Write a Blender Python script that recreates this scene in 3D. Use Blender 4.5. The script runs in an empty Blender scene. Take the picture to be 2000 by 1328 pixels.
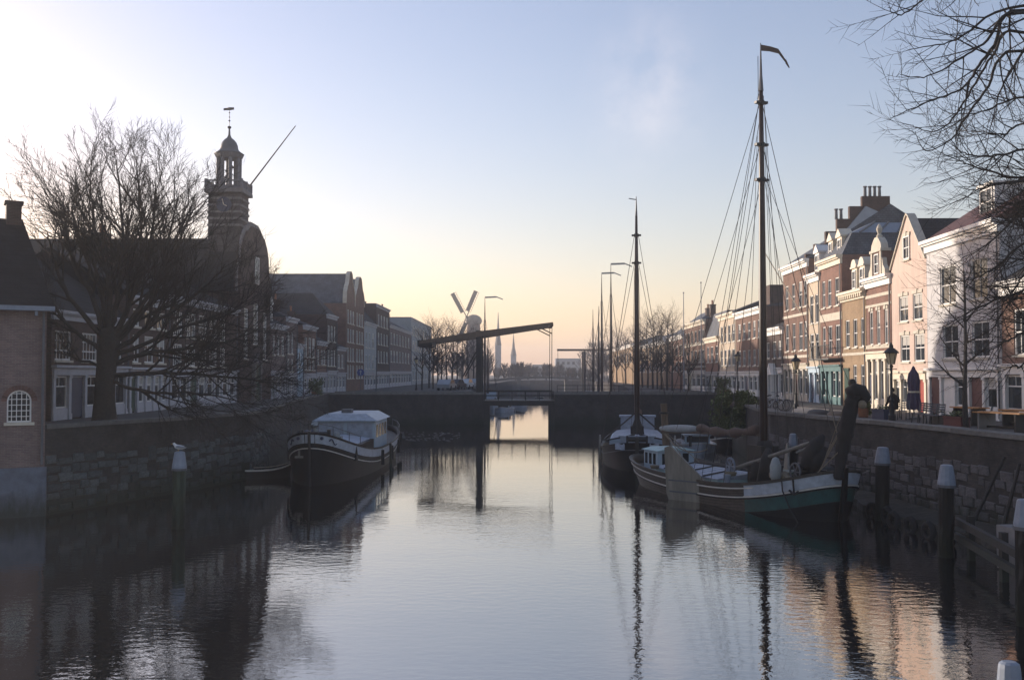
import bpy, math, random
from math import sin, cos, pi, radians
from mathutils import Vector, Matrix

scene = bpy.context.scene
COL = scene.collection
rng = random.Random(7)

# ------------------------------------------------------------------ camera
EYE = 5.5                      # eye height above the water, metres
PITCH = radians(1.89)
cam_data = bpy.data.cameras.new("camera")
cam = bpy.data.objects.new("camera", cam_data)
COL.objects.link(cam)
cam.location = (0, 0, EYE)
cam.rotation_euler = (pi / 2 + PITCH, 0, 0)
cam_data.sensor_width = 36.0
cam_data.lens = 36.0
cam_data.clip_start = 0.1
cam_data.clip_end = 6000
scene.camera = cam

# ------------------------------------------------------------------ light
SUN_EL = radians(9.0)
SUN_AZ = radians(-53.0)        # to the left of the view
world = bpy.data.worlds.new("World")
scene.world = world
world.use_nodes = True
wn, wl = world.node_tree.nodes, world.node_tree.links
bg = wn['Background']
sky = wn.new('ShaderNodeTexSky')
sky.sky_type = 'NISHITA'
sky.sun_disc = False
sky.sun_elevation = SUN_EL
sky.sun_rotation = SUN_AZ
sky.air_density = 1.2
sky.dust_density = 0.9
sky.ozone_density = 2.5
# a faint wisp of cloud high on the right
geo = wn.new('ShaderNodeTexCoord')
nz = wn.new('ShaderNodeTexNoise')
nz.inputs['Scale'].default_value = 16
nz.inputs['Detail'].default_value = 6
nz.inputs['Roughness'].default_value = 0.62
wl.new(geo.outputs['Generated'], nz.inputs['Vector'])
def cloud_mask(direction, size):
    d = wn.new('ShaderNodeVectorMath'); d.operation = 'DISTANCE'
    d.inputs[1].default_value = Vector(direction).normalized()
    wl.new(geo.outputs['Generated'], d.inputs[0])
    m = wn.new('ShaderNodeMapRange'); m.interpolation_type = 'SMOOTHSTEP'
    m.inputs[1].default_value = 0.0; m.inputs[2].default_value = size
    m.inputs[3].default_value = 1.0; m.inputs[4].default_value = 0.0
    wl.new(d.outputs['Value'], m.inputs[0])
    return m.outputs[0]
ma = cloud_mask((0.139, 1.0, 0.305), 0.075)
mb_ = cloud_mask((0.132, 1.0, 0.255), 0.085)
add = wn.new('ShaderNodeMath'); add.operation = 'ADD'
wl.new(ma, add.inputs[0]); wl.new(mb_, add.inputs[1])
mul = wn.new('ShaderNodeMath'); mul.operation = 'MULTIPLY'
ramp = wn.new('ShaderNodeMapRange')
ramp.inputs[1].default_value = 0.36; ramp.inputs[2].default_value = 0.80
ramp.inputs[3].default_value = 0.0; ramp.inputs[4].default_value = 0.22
wl.new(nz.outputs[0], ramp.inputs[0])
wl.new(add.outputs[0], mul.inputs[0]); wl.new(ramp.outputs[0], mul.inputs[1])
cmix = wn.new('ShaderNodeMix'); cmix.data_type = 'RGBA'; cmix.blend_type = 'MIX'
wl.new(mul.outputs[0], cmix.inputs[0])
tint = wn.new('ShaderNodeVectorMath'); tint.operation = 'MULTIPLY'      # winter air: a touch less green
tint.inputs[1].default_value = (1.08, 0.828, 0.85)
wl.new(sky.outputs[0], tint.inputs[0])
wl.new(tint.outputs[0], cmix.inputs[6])
cmix.inputs[7].default_value = (4.6, 4.0, 3.9, 1)
wl.new(cmix.outputs[2], bg.inputs['Color'])
bg.inputs['Strength'].default_value = 0.115

sun_dir = Vector((sin(SUN_AZ) * cos(SUN_EL), cos(SUN_AZ) * cos(SUN_EL), sin(SUN_EL)))
sun_data = bpy.data.lights.new("sun", 'SUN')
sun_data.energy = 2.5
sun_data.angle = radians(0.6)
sun_data.color = (1.0, 0.87, 0.74)
sun = bpy.data.objects.new("sun", sun_data)
COL.objects.link(sun)
sun.location = (-60, 60, 40)
sun.rotation_euler = sun_dir.to_track_quat('Z', 'Y').to_euler()

scene.view_settings.view_transform = 'Standard'
scene.view_settings.look = 'None'
scene.view_settings.exposure = 1.4
scene.view_settings.gamma = 1.0
scene.view_settings.use_curve_mapping = False
scene.render.engine = 'CYCLES'
cy = scene.cycles
cy.use_denoising = True
cy.max_bounces = 6
cy.diffuse_bounces = 2
cy.glossy_bounces = 3
cy.transmission_bounces = 2
cy.transparent_max_bounces = 4
cy.volume_bounces = 0
cy.sample_clamp_indirect = 4.0

# ------------------------------------------------------------------ helpers
def at(x, y, D):
    """Point of the place seen at photo pixel (x, y) (2000 px wide) at depth D metres along +Y."""
    u, v = (x - 1000) / 2000.0, (664 - y) / 2000.0
    f, up = cos(PITCH) - v * sin(PITCH), sin(PITCH) + v * cos(PITCH)
    return Vector((u * D / f, D, EYE + up * D / f))

class MB:
    """Collects simple shapes; build() links them as one mesh object."""
    def __init__(s): s.v, s.f = [], []
    def add(s, vs, fs):
        o = len(s.v); s.v += [tuple(p) for p in vs]; s.f += [tuple(i + o for i in q) for q in fs]
    def box(s, x0, y0, z0, x1, y1, z1):
        s.add([(x0,y0,z0),(x1,y0,z0),(x1,y1,z0),(x0,y1,z0),(x0,y0,z1),(x1,y0,z1),(x1,y1,z1),(x0,y1,z1)],
              [(0,3,2,1),(4,5,6,7),(0,1,5,4),(1,2,6,5),(2,3,7,6),(3,0,4,7)])
        return s
    def bar(s, a, b, w, h, up=(0,0,1)):
        """rectangular bar from a to b, w wide, h high"""
        a, b = Vector(a), Vector(b); d = (b - a).normalized(); up = Vector(up)
        if abs(d.dot(up)) > 0.98: up = Vector((1,0,0))
        sx = d.cross(up).normalized() * (w/2); sz = sx.cross(d).normalized() * (h/2)
        vs = [p + i*sx + j*sz for p in (a,b) for i,j in ((-1,-1),(1,-1),(1,1),(-1,1))]
        s.add(vs, [(3,2,1,0),(4,5,6,7),(0,1,5,4),(1,2,6,5),(2,3,7,6),(3,0,4,7)])
        return s
    def tube(s, pts, rad, n=6, caps=True):
        pts = [Vector(p) for p in pts]; m = len(pts)
        if not hasattr(rad, '__len__'): rad = [rad]*m
        vs, fs = [], []; prev = None
        for i, p in enumerate(pts):
            d = (pts[min(i+1,m-1)] - pts[max(i-1,0)])
            d = d.normalized() if d.length > 1e-9 else Vector((0,0,1))
            if prev is None:
                a = d.cross(Vector((0,0,1)) if abs(d.z) < .9 else Vector((1,0,0))).normalized()
            else:
                a = prev - d*prev.dot(d)
                a = a.normalized() if a.length > 1e-6 else d.orthogonal().normalized()
            prev = a; b = d.cross(a)
            for k in range(n):
                t = 2*pi*k/n; vs.append(p + (a*cos(t) + b*sin(t))*rad[i])
        for i in range(m-1):
            for k in range(n):
                k2 = (k+1) % n
                fs.append((i*n+k, i*n+k2, (i+1)*n+k2, (i+1)*n+k))
        if caps:
            fs.append(tuple(reversed(range(n)))); fs.append(tuple(range((m-1)*n, m*n)))
        s.add(vs, fs); return s
    def lathe(s, prof, n=12, c=(0,0,0)):
        vs, fs = [], []; m = len(prof)
        for r, z in prof:
            for k in range(n):
                t = 2*pi*(k+.5)/n; vs.append((c[0]+r*cos(t), c[1]+r*sin(t), c[2]+z))
        for i in range(m-1):
            for k in range(n):
                k2 = (k+1) % n; fs.append((i*n+k, i*n+k2, (i+1)*n+k2, (i+1)*n+k))
        fs.append(tuple(reversed(range(n)))); fs.append(tuple(range((m-1)*n, m*n)))
        s.add(vs, fs); return s
    def prism(s, poly, y0, y1):
        """polygon of (x, z), counter-clockwise seen from -y, extruded from y0 to y1"""
        n = len(poly)
        vs = [(x,y0,z) for x,z in poly] + [(x,y1,z) for x,z in poly]
        fs = [tuple(range(n)), tuple(reversed(range(n,2*n)))]
        fs += [((i+1)%n, i, n+i, n+(i+1)%n) for i in range(n)]
        s.add(vs, fs); return s
    def flat(s, poly, z0, z1):
        """polygon of (x, y), counter-clockwise from above, between z0 and z1"""
        n = len(poly)
        vs = [(x,y,z0) for x,y in poly] + [(x,y,z1) for x,y in poly]
        fs = [tuple(reversed(range(n))), tuple(range(n,2*n))]
        fs += [(i, (i+1)%n, n+(i+1)%n, n+i) for i in range(n)]
        s.add(vs, fs); return s
    def ball(s, c, r, n=8, m=6, sc=(1,1,1)):
        vs, fs = [], []
        for i in range(1, m):
            ph = pi*i/m
            for k in range(n):
                t = 2*pi*k/n
                vs.append((c[0]+r*sc[0]*sin(ph)*cos(t), c[1]+r*sc[1]*sin(ph)*sin(t), c[2]+r*sc[2]*cos(ph)))
        top = len(vs); vs.append((c[0],c[1],c[2]+r*sc[2])); vs.append((c[0],c[1],c[2]-r*sc[2]))
        for i in range(m-2):
            for k in range(n):
                k2 = (k+1)%n; fs.append((i*n+k, (i+1)*n+k, (i+1)*n+k2, i*n+k2))
        for k in range(n):
            k2 = (k+1)%n; fs.append((top, k, k2)); fs.append((top+1, (m-2)*n+k2, (m-2)*n+k))
        s.add(vs, fs); return s
    def mesh(s, name, mat, smooth=False):
        me = bpy.data.meshes.new(name)
        me.from_pydata(s.v, [], s.f)
        if mat: me.materials.append(mat)
        if smooth: me.polygons.foreach_set('use_smooth', [True]*len(me.polygons))
        me.update(); return me
    def build(s, name, mat, parent=None, smooth=False, loc=None, **kw):
        return link(name, s.mesh(name, mat, smooth), parent, loc, **kw)

def link(name, mesh, parent=None, loc=None, rotz=0.0, **props):
    o = bpy.data.objects.new(name, mesh)
    COL.objects.link(o)
    if parent: o.parent = parent
    if loc is not None: o.location = loc
    if rotz: o.rotation_euler = (0,0,rotz)
    for k, v in props.items():
        if v: o[k] = v
    return o

def tag(o, label, cat, group=None):
    o['label'] = label; o['category'] = cat
    if group: o['group'] = group
    return o

def thing(name, label, cat, loc=(0,0,0), rotz=0.0, group=None):
    o = bpy.data.objects.new(name, None)
    COL.objects.link(o)
    o.empty_display_size = 0.2
    o.location = loc; o.rotation_euler = (0,0,rotz)
    return tag(o, label, cat, group)

def copy_tree(o, parent=None):
    c = o.copy(); COL.objects.link(c)
    if parent: c.parent = parent
    for ch in o.children: copy_tree(ch, c)
    return c

# ------------------------------------------------------------------ materials
def new_mat(name):
    m = bpy.data.materials.new(name); m.use_nodes = True
    return m, m.node_tree.nodes, m.node_tree.links, m.node_tree.nodes['Principled BSDF']

def mat(name, col, rough=0.75, var=0.25, scale=3.0, bump=0.0, bscale=None, metal=0.0, spec=0.4, objvar=0.0, streak=0.0, tide=False):
    """plain painted / wooden / metal surface with grain, patchy wear and optional bump"""
    m, n, l, p = new_mat(name)
    tc = n.new('ShaderNodeTexCoord')
    nz = n.new('ShaderNodeTexNoise'); nz.inputs['Scale'].default_value = scale; nz.inputs['Detail'].default_value = 7; nz.inputs['Roughness'].default_value = .65
    if streak:
        mp = n.new('ShaderNodeMapping'); mp.inputs['Scale'].default_value = (1, 1, streak)
        l.new(tc.outputs['Object'], mp.inputs['Vector']); l.new(mp.outputs[0], nz.inputs['Vector'])
    else:
        l.new(tc.outputs['Object'], nz.inputs['Vector'])
    mr = n.new('ShaderNodeMapRange'); mr.inputs[1].default_value = .25; mr.inputs[2].default_value = .75
    mr.inputs[3].default_value = 1-var; mr.inputs[4].default_value = 1+var
    l.new(nz.outputs[0], mr.inputs[0])
    fac = mr.outputs[0]
    if objvar:
        oi = n.new('ShaderNodeObjectInfo'); m2 = n.new('ShaderNodeMapRange')
        m2.inputs[3].default_value = 1-objvar; m2.inputs[4].default_value = 1+objvar
        l.new(oi.outputs['Random'], m2.inputs[0])
        mm = n.new('ShaderNodeMath'); mm.operation = 'MULTIPLY'
        l.new(fac, mm.inputs[0]); l.new(m2.outputs[0], mm.inputs[1]); fac = mm.outputs[0]
    vm = n.new('ShaderNodeVectorMath'); vm.operation = 'SCALE'; vm.inputs[0].default_value = col[:3]
    l.new(fac, vm.inputs['Scale']); l.new(wet_foot(n, l, vm.outputs[0]) if tide else vm.outputs[0], p.inputs['Base Color'])
    p.inputs['Roughness'].default_value = rough; p.inputs['Metallic'].default_value = metal
    p.inputs['Specular IOR Level'].default_value = spec
    if bump:
        b = n.new('ShaderNodeBump'); b.inputs['Strength'].default_value = bump; b.inputs['Distance'].default_value = .02
        n2 = n.new('ShaderNodeTexNoise'); n2.inputs['Scale'].default_value = bscale or scale*6; n2.inputs['Detail'].default_value = 5
        l.new(tc.outputs['Object'], n2.inputs['Vector']); l.new(n2.outputs[0], b.inputs['Height']); l.new(b.outputs[0], p.inputs['Normal'])
    return m

def wet_foot(n, l, col):
    """algae-green tide mark and seepage on masonry that stands in the canal"""
    g = n.new('ShaderNodeNewGeometry'); s = n.new('ShaderNodeSeparateXYZ'); l.new(g.outputs['Position'], s.inputs[0])
    nz = n.new('ShaderNodeTexNoise'); nz.inputs['Scale'].default_value = 1.3; nz.inputs['Detail'].default_value = 6; nz.inputs['Roughness'].default_value = .7
    mp = n.new('ShaderNodeMapping'); mp.inputs['Scale'].default_value = (1,1,.25); l.new(g.outputs['Position'], mp.inputs['Vector']); l.new(mp.outputs[0], nz.inputs['Vector'])
    a = n.new('ShaderNodeMath'); a.operation = 'MULTIPLY_ADD'; a.inputs[1].default_value = -2.4; l.new(nz.outputs[0], a.inputs[0]); l.new(s.outputs[2], a.inputs[2])
    mr = n.new('ShaderNodeMapRange'); mr.inputs[1].default_value = -.9; mr.inputs[2].default_value = -.1; mr.inputs[3].default_value = .85; mr.inputs[4].default_value = 0
    l.new(a.outputs[0], mr.inputs[0])
    mx = n.new('ShaderNodeMix'); mx.data_type = 'RGBA'; l.new(mr.outputs[0], mx.inputs[0]); l.new(col, mx.inputs[6]); mx.inputs[7].default_value = (.018,.024,.014,1)
    return mx.outputs[2]

def brick(name, c1, c2, mortar, bw=.22, bh=.065, gap=.009, dirt=.35, rough=.85, tide=False):
    m, n, l, p = new_mat(name)
    tc = n.new('ShaderNodeTexCoord'); sp = n.new('ShaderNodeSeparateXYZ'); l.new(tc.outputs['Object'], sp.inputs[0])
    ad = n.new('ShaderNodeMath'); l.new(sp.outputs[0], ad.inputs[0]); l.new(sp.outputs[1], ad.inputs[1])
    cb = n.new('ShaderNodeCombineXYZ'); l.new(ad.outputs[0], cb.inputs[0]); l.new(sp.outputs[2], cb.inputs[1])
    br = n.new('ShaderNodeTexBrick'); l.new(cb.outputs[0], br.inputs['Vector'])
    br.inputs['Scale'].default_value = 1; br.inputs['Brick Width'].default_value = bw; br.inputs['Row Height'].default_value = bh
    br.inputs['Mortar Size'].default_value = gap; br.inputs['Mortar Smooth'].default_value = .3; br.inputs['Bias'].default_value = -.1
    br.inputs['Color1'].default_value = (*c1,1); br.inputs['Color2'].default_value = (*c2,1); br.inputs['Mortar'].default_value = (*mortar,1)
    nz = n.new('ShaderNodeTexNoise'); nz.inputs['Scale'].default_value = .9; nz.inputs['Detail'].default_value = 8; nz.inputs['Roughness'].default_value = .7
    l.new(tc.outputs['Object'], nz.inputs['Vector'])
    mr = n.new('ShaderNodeMapRange'); mr.inputs[1].default_value = .3; mr.inputs[2].default_value = .7
    mr.inputs[3].default_value = 1-dirt; mr.inputs[4].default_value = 1+dirt*.5
    l.new(nz.outputs[0], mr.inputs[0])
    vm = n.new('ShaderNodeVectorMath'); vm.operation = 'SCALE'; l.new(br.outputs['Color'], vm.inputs[0]); l.new(mr.outputs[0], vm.inputs['Scale'])
    l.new(wet_foot(n, l, vm.outputs[0]) if tide else vm.outputs[0], p.inputs['Base Color']); p.inputs['Roughness'].default_value = rough; p.inputs['Specular IOR Level'].default_value = .25
    b = n.new('ShaderNodeBump'); b.inputs['Strength'].default_value = .5; b.inputs['Distance'].default_value = .01; b.invert = True
    l.new(br.outputs['Fac'], b.inputs['Height']); l.new(b.outputs[0], p.inputs['Normal'])
    return m

def tiles(name, col, row=.30, colw=.24, rough=.6):
    """roof covering: rolled tile rows, weathered"""
    m, n, l, p = new_mat(name)
    tc = n.new('ShaderNodeTexCoord')
    sp = n.new('ShaderNodeSeparateXYZ'); l.new(tc.outputs['Object'], sp.inputs[0])
    ad = n.new('ShaderNodeMath'); l.new(sp.outputs[0], ad.inputs[0]); l.new(sp.outputs[1], ad.inputs[1])
    cb = n.new('ShaderNodeCombineXYZ'); l.new(ad.outputs[0], cb.inputs[0]); l.new(sp.outputs[2], cb.inputs[1])
    br = n.new('ShaderNodeTexBrick'); l.new(cb.outputs[0], br.inputs['Vector'])
    br.inputs['Scale'].default_value = 1; br.inputs['Brick Width'].default_value = colw; br.inputs['Row Height'].default_value = row*.7
    br.inputs['Mortar Size'].default_value = .02; br.inputs['Mortar Smooth'].default_value = .6
    br.inputs['Color1'].default_value = (*col,1); br.inputs['Color2'].default_value = (*[c*1.35 for c in col],1); br.inputs['Mortar'].default_value = (*[c*.55 for c in col],1)
    nz = n.new('ShaderNodeTexNoise'); nz.inputs['Scale'].default_value = 1.2; nz.inputs['Detail'].default_value = 7
    l.new(tc.outputs['Object'], nz.inputs['Vector'])
    mr = n.new('ShaderNodeMapRange'); mr.inputs[1].default_value = .3; mr.inputs[2].default_value = .7; mr.inputs[3].default_value = .65; mr.inputs[4].default_value = 1.3
    l.new(nz.outputs[0], mr.inputs[0])
    vm = n.new('ShaderNodeVectorMath'); vm.operation = 'SCALE'; l.new(br.outputs['Color'], vm.inputs[0]); l.new(mr.outputs[0], vm.inputs['Scale'])
    l.new(vm.outputs[0], p.inputs['Base Color']); p.inputs['Roughness'].default_value = rough; p.inputs['Specular IOR Level'].default_value = .35
    b = n.new('ShaderNodeBump'); b.inputs['Strength'].default_value = .8; b.inputs['Distance'].default_value = .03; b.invert = True
    l.new(br.outputs['Fac'], b.inputs['Height']); l.new(b.outputs[0], p.inputs['Normal'])
    return m

def glass_mat(name, tint=(.018,.022,.026)):
    m, n, l, p = new_mat(name)
    oi = n.new('ShaderNodeObjectInfo'); mr = n.new('ShaderNodeMapRange'); mr.inputs[3].default_value = .5; mr.inputs[4].default_value = 2.6
    l.new(oi.outputs['Random'], mr.inputs[0])
    vm = n.new('ShaderNodeVectorMath'); vm.operation = 'SCALE'; vm.inputs[0].default_value = tint; l.new(mr.outputs[0], vm.inputs['Scale'])
    l.new(vm.outputs[0], p.inputs['Base Color'])
    p.inputs['Roughness'].default_value = .06; p.inputs['IOR'].default_value = 1.5
    tc = n.new('ShaderNodeTexCoord'); nz = n.new('ShaderNodeTexNoise'); nz.inputs['Scale'].default_value = 1.7
    l.new(tc.outputs['Object'], nz.inputs['Vector'])
    b = n.new('ShaderNodeBump'); b.inputs['Strength'].default_value = .12; b.inputs['Distance'].default_value = .05
    l.new(nz.outputs[0], b.inputs['Height']); l.new(b.outputs[0], p.inputs['Normal'])
    return m

M = dict(
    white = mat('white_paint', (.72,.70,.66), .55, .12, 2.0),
    shaded_white = mat('shaded_white_paint', (.42,.42,.45), .6, .2, 2.0),  # white trim again, greyed so the left row's shade sits in the colour
    cream = mat('cream_paint', (.66,.58,.45), .6, .12, 2.0),
    pale_stone = mat('pale_stone', (.52,.47,.38), .8, .2, 2.5),
    white_wall = mat('white_render', (.50,.485,.475), .8, .2, 1.6, .15, 30, streak=.18),
    pink_wall = mat('pink_render', (.53,.405,.335), .8, .22, 1.5, .12, 30, streak=.2),
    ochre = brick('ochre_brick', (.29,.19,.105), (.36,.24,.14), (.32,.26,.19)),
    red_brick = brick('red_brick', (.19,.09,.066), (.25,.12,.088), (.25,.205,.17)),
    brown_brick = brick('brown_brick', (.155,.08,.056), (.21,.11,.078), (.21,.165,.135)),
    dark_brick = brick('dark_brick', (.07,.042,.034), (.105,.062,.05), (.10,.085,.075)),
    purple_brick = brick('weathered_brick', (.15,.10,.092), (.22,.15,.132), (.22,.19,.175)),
    quay_brick = brick('quay_brick', (.042,.039,.038), (.066,.056,.051), (.046,.046,.043), dirt=.55, tide=True),
    sand_wall = mat('sand_render', (.48,.39,.29), .8, .25, 1.6, .1, 25, streak=.2),
    grey_wall = mat('grey_render', (.33,.34,.35), .8, .15, 1.0, .1, 25),
    blue_panel = mat('pale_blue_boards', (.42,.52,.60), .7, .1, 1.5),
    teal = mat('teal_paint', (.06,.15,.155), .5, .3, 2.5),
    navy = mat('navy_paint', (.035,.045,.085), .45, .15, 2),
    red_door = mat('red_door_paint', (.33,.05,.035), .4, .15, 2),
    maroon = mat('maroon_paint', (.10,.03,.03), .4, .15, 2),
    green_door = mat('dark_green_paint', (.02,.06,.045), .35, .15, 2),
    roof_dark = tiles('dark_roof_tiles', (.026,.025,.027), rough=.8),
    roof_black = tiles('old_black_tiles', (.012,.011,.012), rough=.9),
    roof_slate = tiles('slate_roof', (.065,.075,.092), .25, .3, .65),
    roof_red = tiles('red_roof_tiles', (.085,.034,.025)),
    zinc = mat('zinc_sheet', (.26,.29,.33), .45, .2, 1.2, metal=.3),
    lead = mat('lead_grey', (.10,.105,.115), .55, .2, 2),
    glass = glass_mat('window_glass'),
    blind = mat('pale_blind', (.42,.40,.36), .8, .1, 1.5),
    curtain = mat('pale_curtain', (.5,.49,.47), .9, .15, 8, streak=.1),
    iron = mat('dark_iron', (.018,.019,.021), .5, .25, 6, metal=.2),
    black_paint = mat('black_paint', (.014,.014,.015), .38, .3, 3),
    tar = mat('tarred_wood', (.024,.021,.018), .65, .5, 5, .4, 20, streak=.15, tide=True),
    wood = mat('weathered_wood', (.12,.085,.055), .75, .35, 6, .5, 24, streak=.12),
    grey_wood = mat('grey_wood', (.16,.15,.13), .8, .35, 6, .5, 24, streak=.12),
    warm_wood = mat('varnished_table_wood', (.42,.20,.07), .5, .2, 6, streak=.3),
    mast_wood = mat('mast_wood', (.035,.02,.014), .42, .35, 4, streak=.1),
    bark = mat('bark', (.035,.03,.026), .9, .35, 8, .8, 30),
    twig = mat('twig_bark', (.026,.021,.018), .9, .25, 4),
    hull_black = mat('black_hull', (.007,.007,.008), .5, .5, 1.4, spec=.22),
    hull_brown = mat('tarred_oak_hull', (.05,.043,.034), .5, .55, 3.0, .3, 14, streak=3),
    hull_white = mat('white_hull_paint', (.36,.40,.45), .45, .3, 3.5),
    hull_green = mat('green_hull_paint', (.010,.06,.056), .4, .45, 3),
    stripe = mat('pale_stripe_paint', (.55,.53,.48), .5, .15, 3),
    hatch = mat('pale_blue_hatch', (.30,.34,.41), .6, .35, 3.5),
    cabin_blue = mat('pale_blue_cabin', (.36,.45,.52), .5, .12, 2),
    cabin_teal = mat('pale_teal_cabin_top', (.36,.50,.50), .5, .14, 3),
    deck = mat('deck_planks', (.13,.115,.10), .7, .3, 4),
    leeboard_wood = mat('leeboard_wood', (.20,.18,.145), .42, .45, 3.5, .2, 18, streak=.2),
    canvas = mat('grey_canvas', (.27,.29,.29), .9, .2, 3, .5, 9),
    sail_brown = mat('brown_sailcloth', (.085,.058,.045), .9, .3, 4, .6, 10),
    sail_dark = mat('dark_sailcloth', (.022,.02,.019), .9, .3, 4, .6, 10),
    rope = mat('hemp_rope', (.20,.165,.115), .9, .2, 20),
    wire = mat('rigging_wire', (.05,.045,.04), .7, .2, 10),
    cap = mat('pale_post_cap', (.19,.22,.27), .45, .18, 5),
    stone = mat('quay_stone', (.085,.08,.082), .85, .45, 5, .8, 16, objvar=.38, tide=True),
    stone_blue = mat('mossy_stone', (.062,.072,.072), .85, .5, 4, .8, 16, objvar=.42, tide=True),
    plinth = mat('pale_cement_plinth', (.115,.13,.16), .85, .45, 1.6, .3, 14, tide=True),
    paving = brick('clinker_paving', (.09,.075,.065), (.13,.105,.09), (.09,.085,.08), .2, .1, .008),
    concrete = mat('pale_concrete', (.20,.19,.185), .85, .2, 3, .3, 20),
    soil = mat('mud_and_rubble', (.05,.045,.036), .95, .45, 3, .9, 9),
    leaf = mat('leaf_green', (.115,.14,.045), .6, .45, 6),
    far_leaf = mat('far_twigs', (.06,.05,.046), .95, .35, .6),
    umbrella = mat('purple_umbrella_cloth', (.07,.055,.10), .9, .2, 4),
    skin = mat('skin', (.45,.28,.2), .6, .1, 8),
    coat = mat('dark_coat', (.035,.022,.022), .9, .25, 6),
    hair = mat('dark_hair', (.02,.015,.012), .7, .2, 10),
    feather = mat('white_feather', (.62,.62,.62), .8, .1, 9),
    grey_feather = mat('grey_feather', (.22,.23,.25), .8, .1, 9),
    beak = mat('yellow_beak', (.35,.22,.05), .5, .1, 9),
    lamp_glass = mat('lamp_glass', (.55,.45,.28), .25, .1, 4),
    rubber = mat('rubber', (.012,.012,.012), .8, .3, 6),
    car_silver = mat('silver_car_paint', (.34,.36,.38), .3, .05, 2, metal=.4),
    car_dark = mat('dark_car_paint', (.03,.035,.045), .3, .05, 2),
    car_white = mat('white_car_paint', (.55,.56,.57), .3, .05, 2),
    blue_sign = mat('blue_sign_paint', (.04,.07,.25), .5, .1, 3),
    terracotta = mat('terracotta', (.28,.12,.06), .8, .2, 4),
    ice = mat('thin_ice', (.09,.093,.10), .5, .2, 3),
)

# water -----------------------------------------------------------------
def water_mat():
    m, n, l, p = new_mat('canal_water')
    p.inputs['Base Color'].default_value = (.006,.008,.010,1)
    p.inputs['Roughness'].default_value = .02
    p.inputs['IOR'].default_value = 1.33
    geo = n.new('ShaderNodeNewGeometry')
    mp = n.new('ShaderNodeMapping'); mp.inputs['Scale'].default_value = (1.0, 1.5, 1); mp.inputs['Rotation'].default_value = (0,0,.15)
    l.new(geo.outputs['Position'], mp.inputs['Vector'])
    n1 = n.new('ShaderNodeTexNoise'); n1.inputs['Scale'].default_value = 2.6; n1.inputs['Detail'].default_value = 3; n1.inputs['Roughness'].default_value = .55
    n2 = n.new('ShaderNodeTexNoise'); n2.inputs['Scale'].default_value = .32; n2.inputs['Detail'].default_value = 3
    n3 = n.new('ShaderNodeTexNoise'); n3.inputs['Scale'].default_value = .035; n3.inputs['Detail'].default_value = 2
    for q in (n1,n2,n3): l.new(mp.outputs[0], q.inputs['Vector'])
    gust = n.new('ShaderNodeMapRange'); gust.inputs[1].default_value = .35; gust.inputs[2].default_value = .65; gust.inputs[3].default_value = .2; gust.inputs[4].default_value = 1.5
    l.new(n3.outputs[0], gust.inputs[0])
    mu = n.new('ShaderNodeMath'); mu.operation = 'MULTIPLY'; l.new(n1.outputs[0], mu.inputs[0]); l.new(gust.outputs[0], mu.inputs[1])
    sy = n.new('ShaderNodeSeparateXYZ'); l.new(geo.outputs['Position'], sy.inputs[0])
    calm = n.new('ShaderNodeMapRange'); calm.inputs[1].default_value = 30; calm.inputs[2].default_value = 100; calm.inputs[3].default_value = WAVE; calm.inputs[4].default_value = WAVE*.22
    l.new(sy.outputs[1], calm.inputs[0])
    ad = n.new('ShaderNodeMath'); ad.operation = 'MULTIPLY_ADD'; ad.inputs[1].default_value = 1.0
    l.new(n2.outputs[0], ad.inputs[0]); l.new(mu.outputs[0], ad.inputs[2])
    b = n.new('ShaderNodeBump'); b.inputs['Strength'].default_value = 1.0; l.new(calm.outputs[0], b.inputs['Distance'])
    l.new(ad.outputs[0], b.inputs['Height']); l.new(b.outputs[0], p.inputs['Normal'])
    gl = n.new('ShaderNodeBsdfGlossy'); gl.inputs['Color'].default_value = (.97,.93,.88,1); gl.inputs['Roughness'].default_value = .02
    l.new(b.outputs[0], gl.inputs['Normal'])
    mx = n.new('ShaderNodeMixShader'); mx.inputs[0].default_value = .42
    l.new(p.outputs[0], mx.inputs[1]); l.new(gl.outputs[0], mx.inputs[2]); l.new(mx.outputs[0], n['Material Output'].inputs['Surface'])
    return m
WAVE = 0.0075
M['water'] = water_mat()
# ------------------------------------------------------------------ setting: water, ground, quay walls
QZ = 3.3                                   # street level above the water
LEFT_BANK = [(-42,-80),(-34,31),(-24.5,36.2),(-18.15,39.9),(-15.4,47.5),(-13.8,54),(-14.2,60),(-16,73),(-20,112)]
LEFT_BEYOND = [(-3.1,118.5),(-4.5,126),(-6,150),(-5,190),(-3,260),(0,330)]
RIGHT_BANK = [(18.5,-80),(18,0),(17.5,20),(16.5,33),(15.4,44),(13.6,54),(15.6,70),(17.4,85),(22.7,112)]
RIGHT_BEYOND = [(4.65,118.5),(8,121),(15.5,135),(19,170),(22,230),(26,330)]

w = MB(); w.add([(-70,-90,0),(70,-90,0),(70,345,0),(-70,345,0)], [(0,1,2,3)])
w.build('water', M['water'], kind='structure')
bed = MB(); bed.add([(-75,-95,-.9),(75,-95,-.9),(75,350,-.9),(-75,350,-.9)], [(0,1,2,3)])
bed.build('canal_bed', M['soil'], kind='structure')
g = MB()
poly = [(-1500,-80)] + [(x-.35,y) for x,y in LEFT_BANK[:-1]] + [(-20.3,112.4),(-3.4,112.4)] + [(x-.3,y+.3) for x,y in LEFT_BEYOND]
poly += [(6,338),(20,338)] + [(x+.3,y+.3) for x,y in reversed(RIGHT_BEYOND)] + [(4.95,112.4),(23.0,112.4)] + [(x+.35,y) for x,y in reversed(RIGHT_BANK[:-1])] + [(1500,-80),(1500,1500),(-1500,1500)]
g.flat(list(reversed(poly)) if False else poly, -.8, QZ)
g.build('ground', M['paving'], kind='structure')

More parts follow.
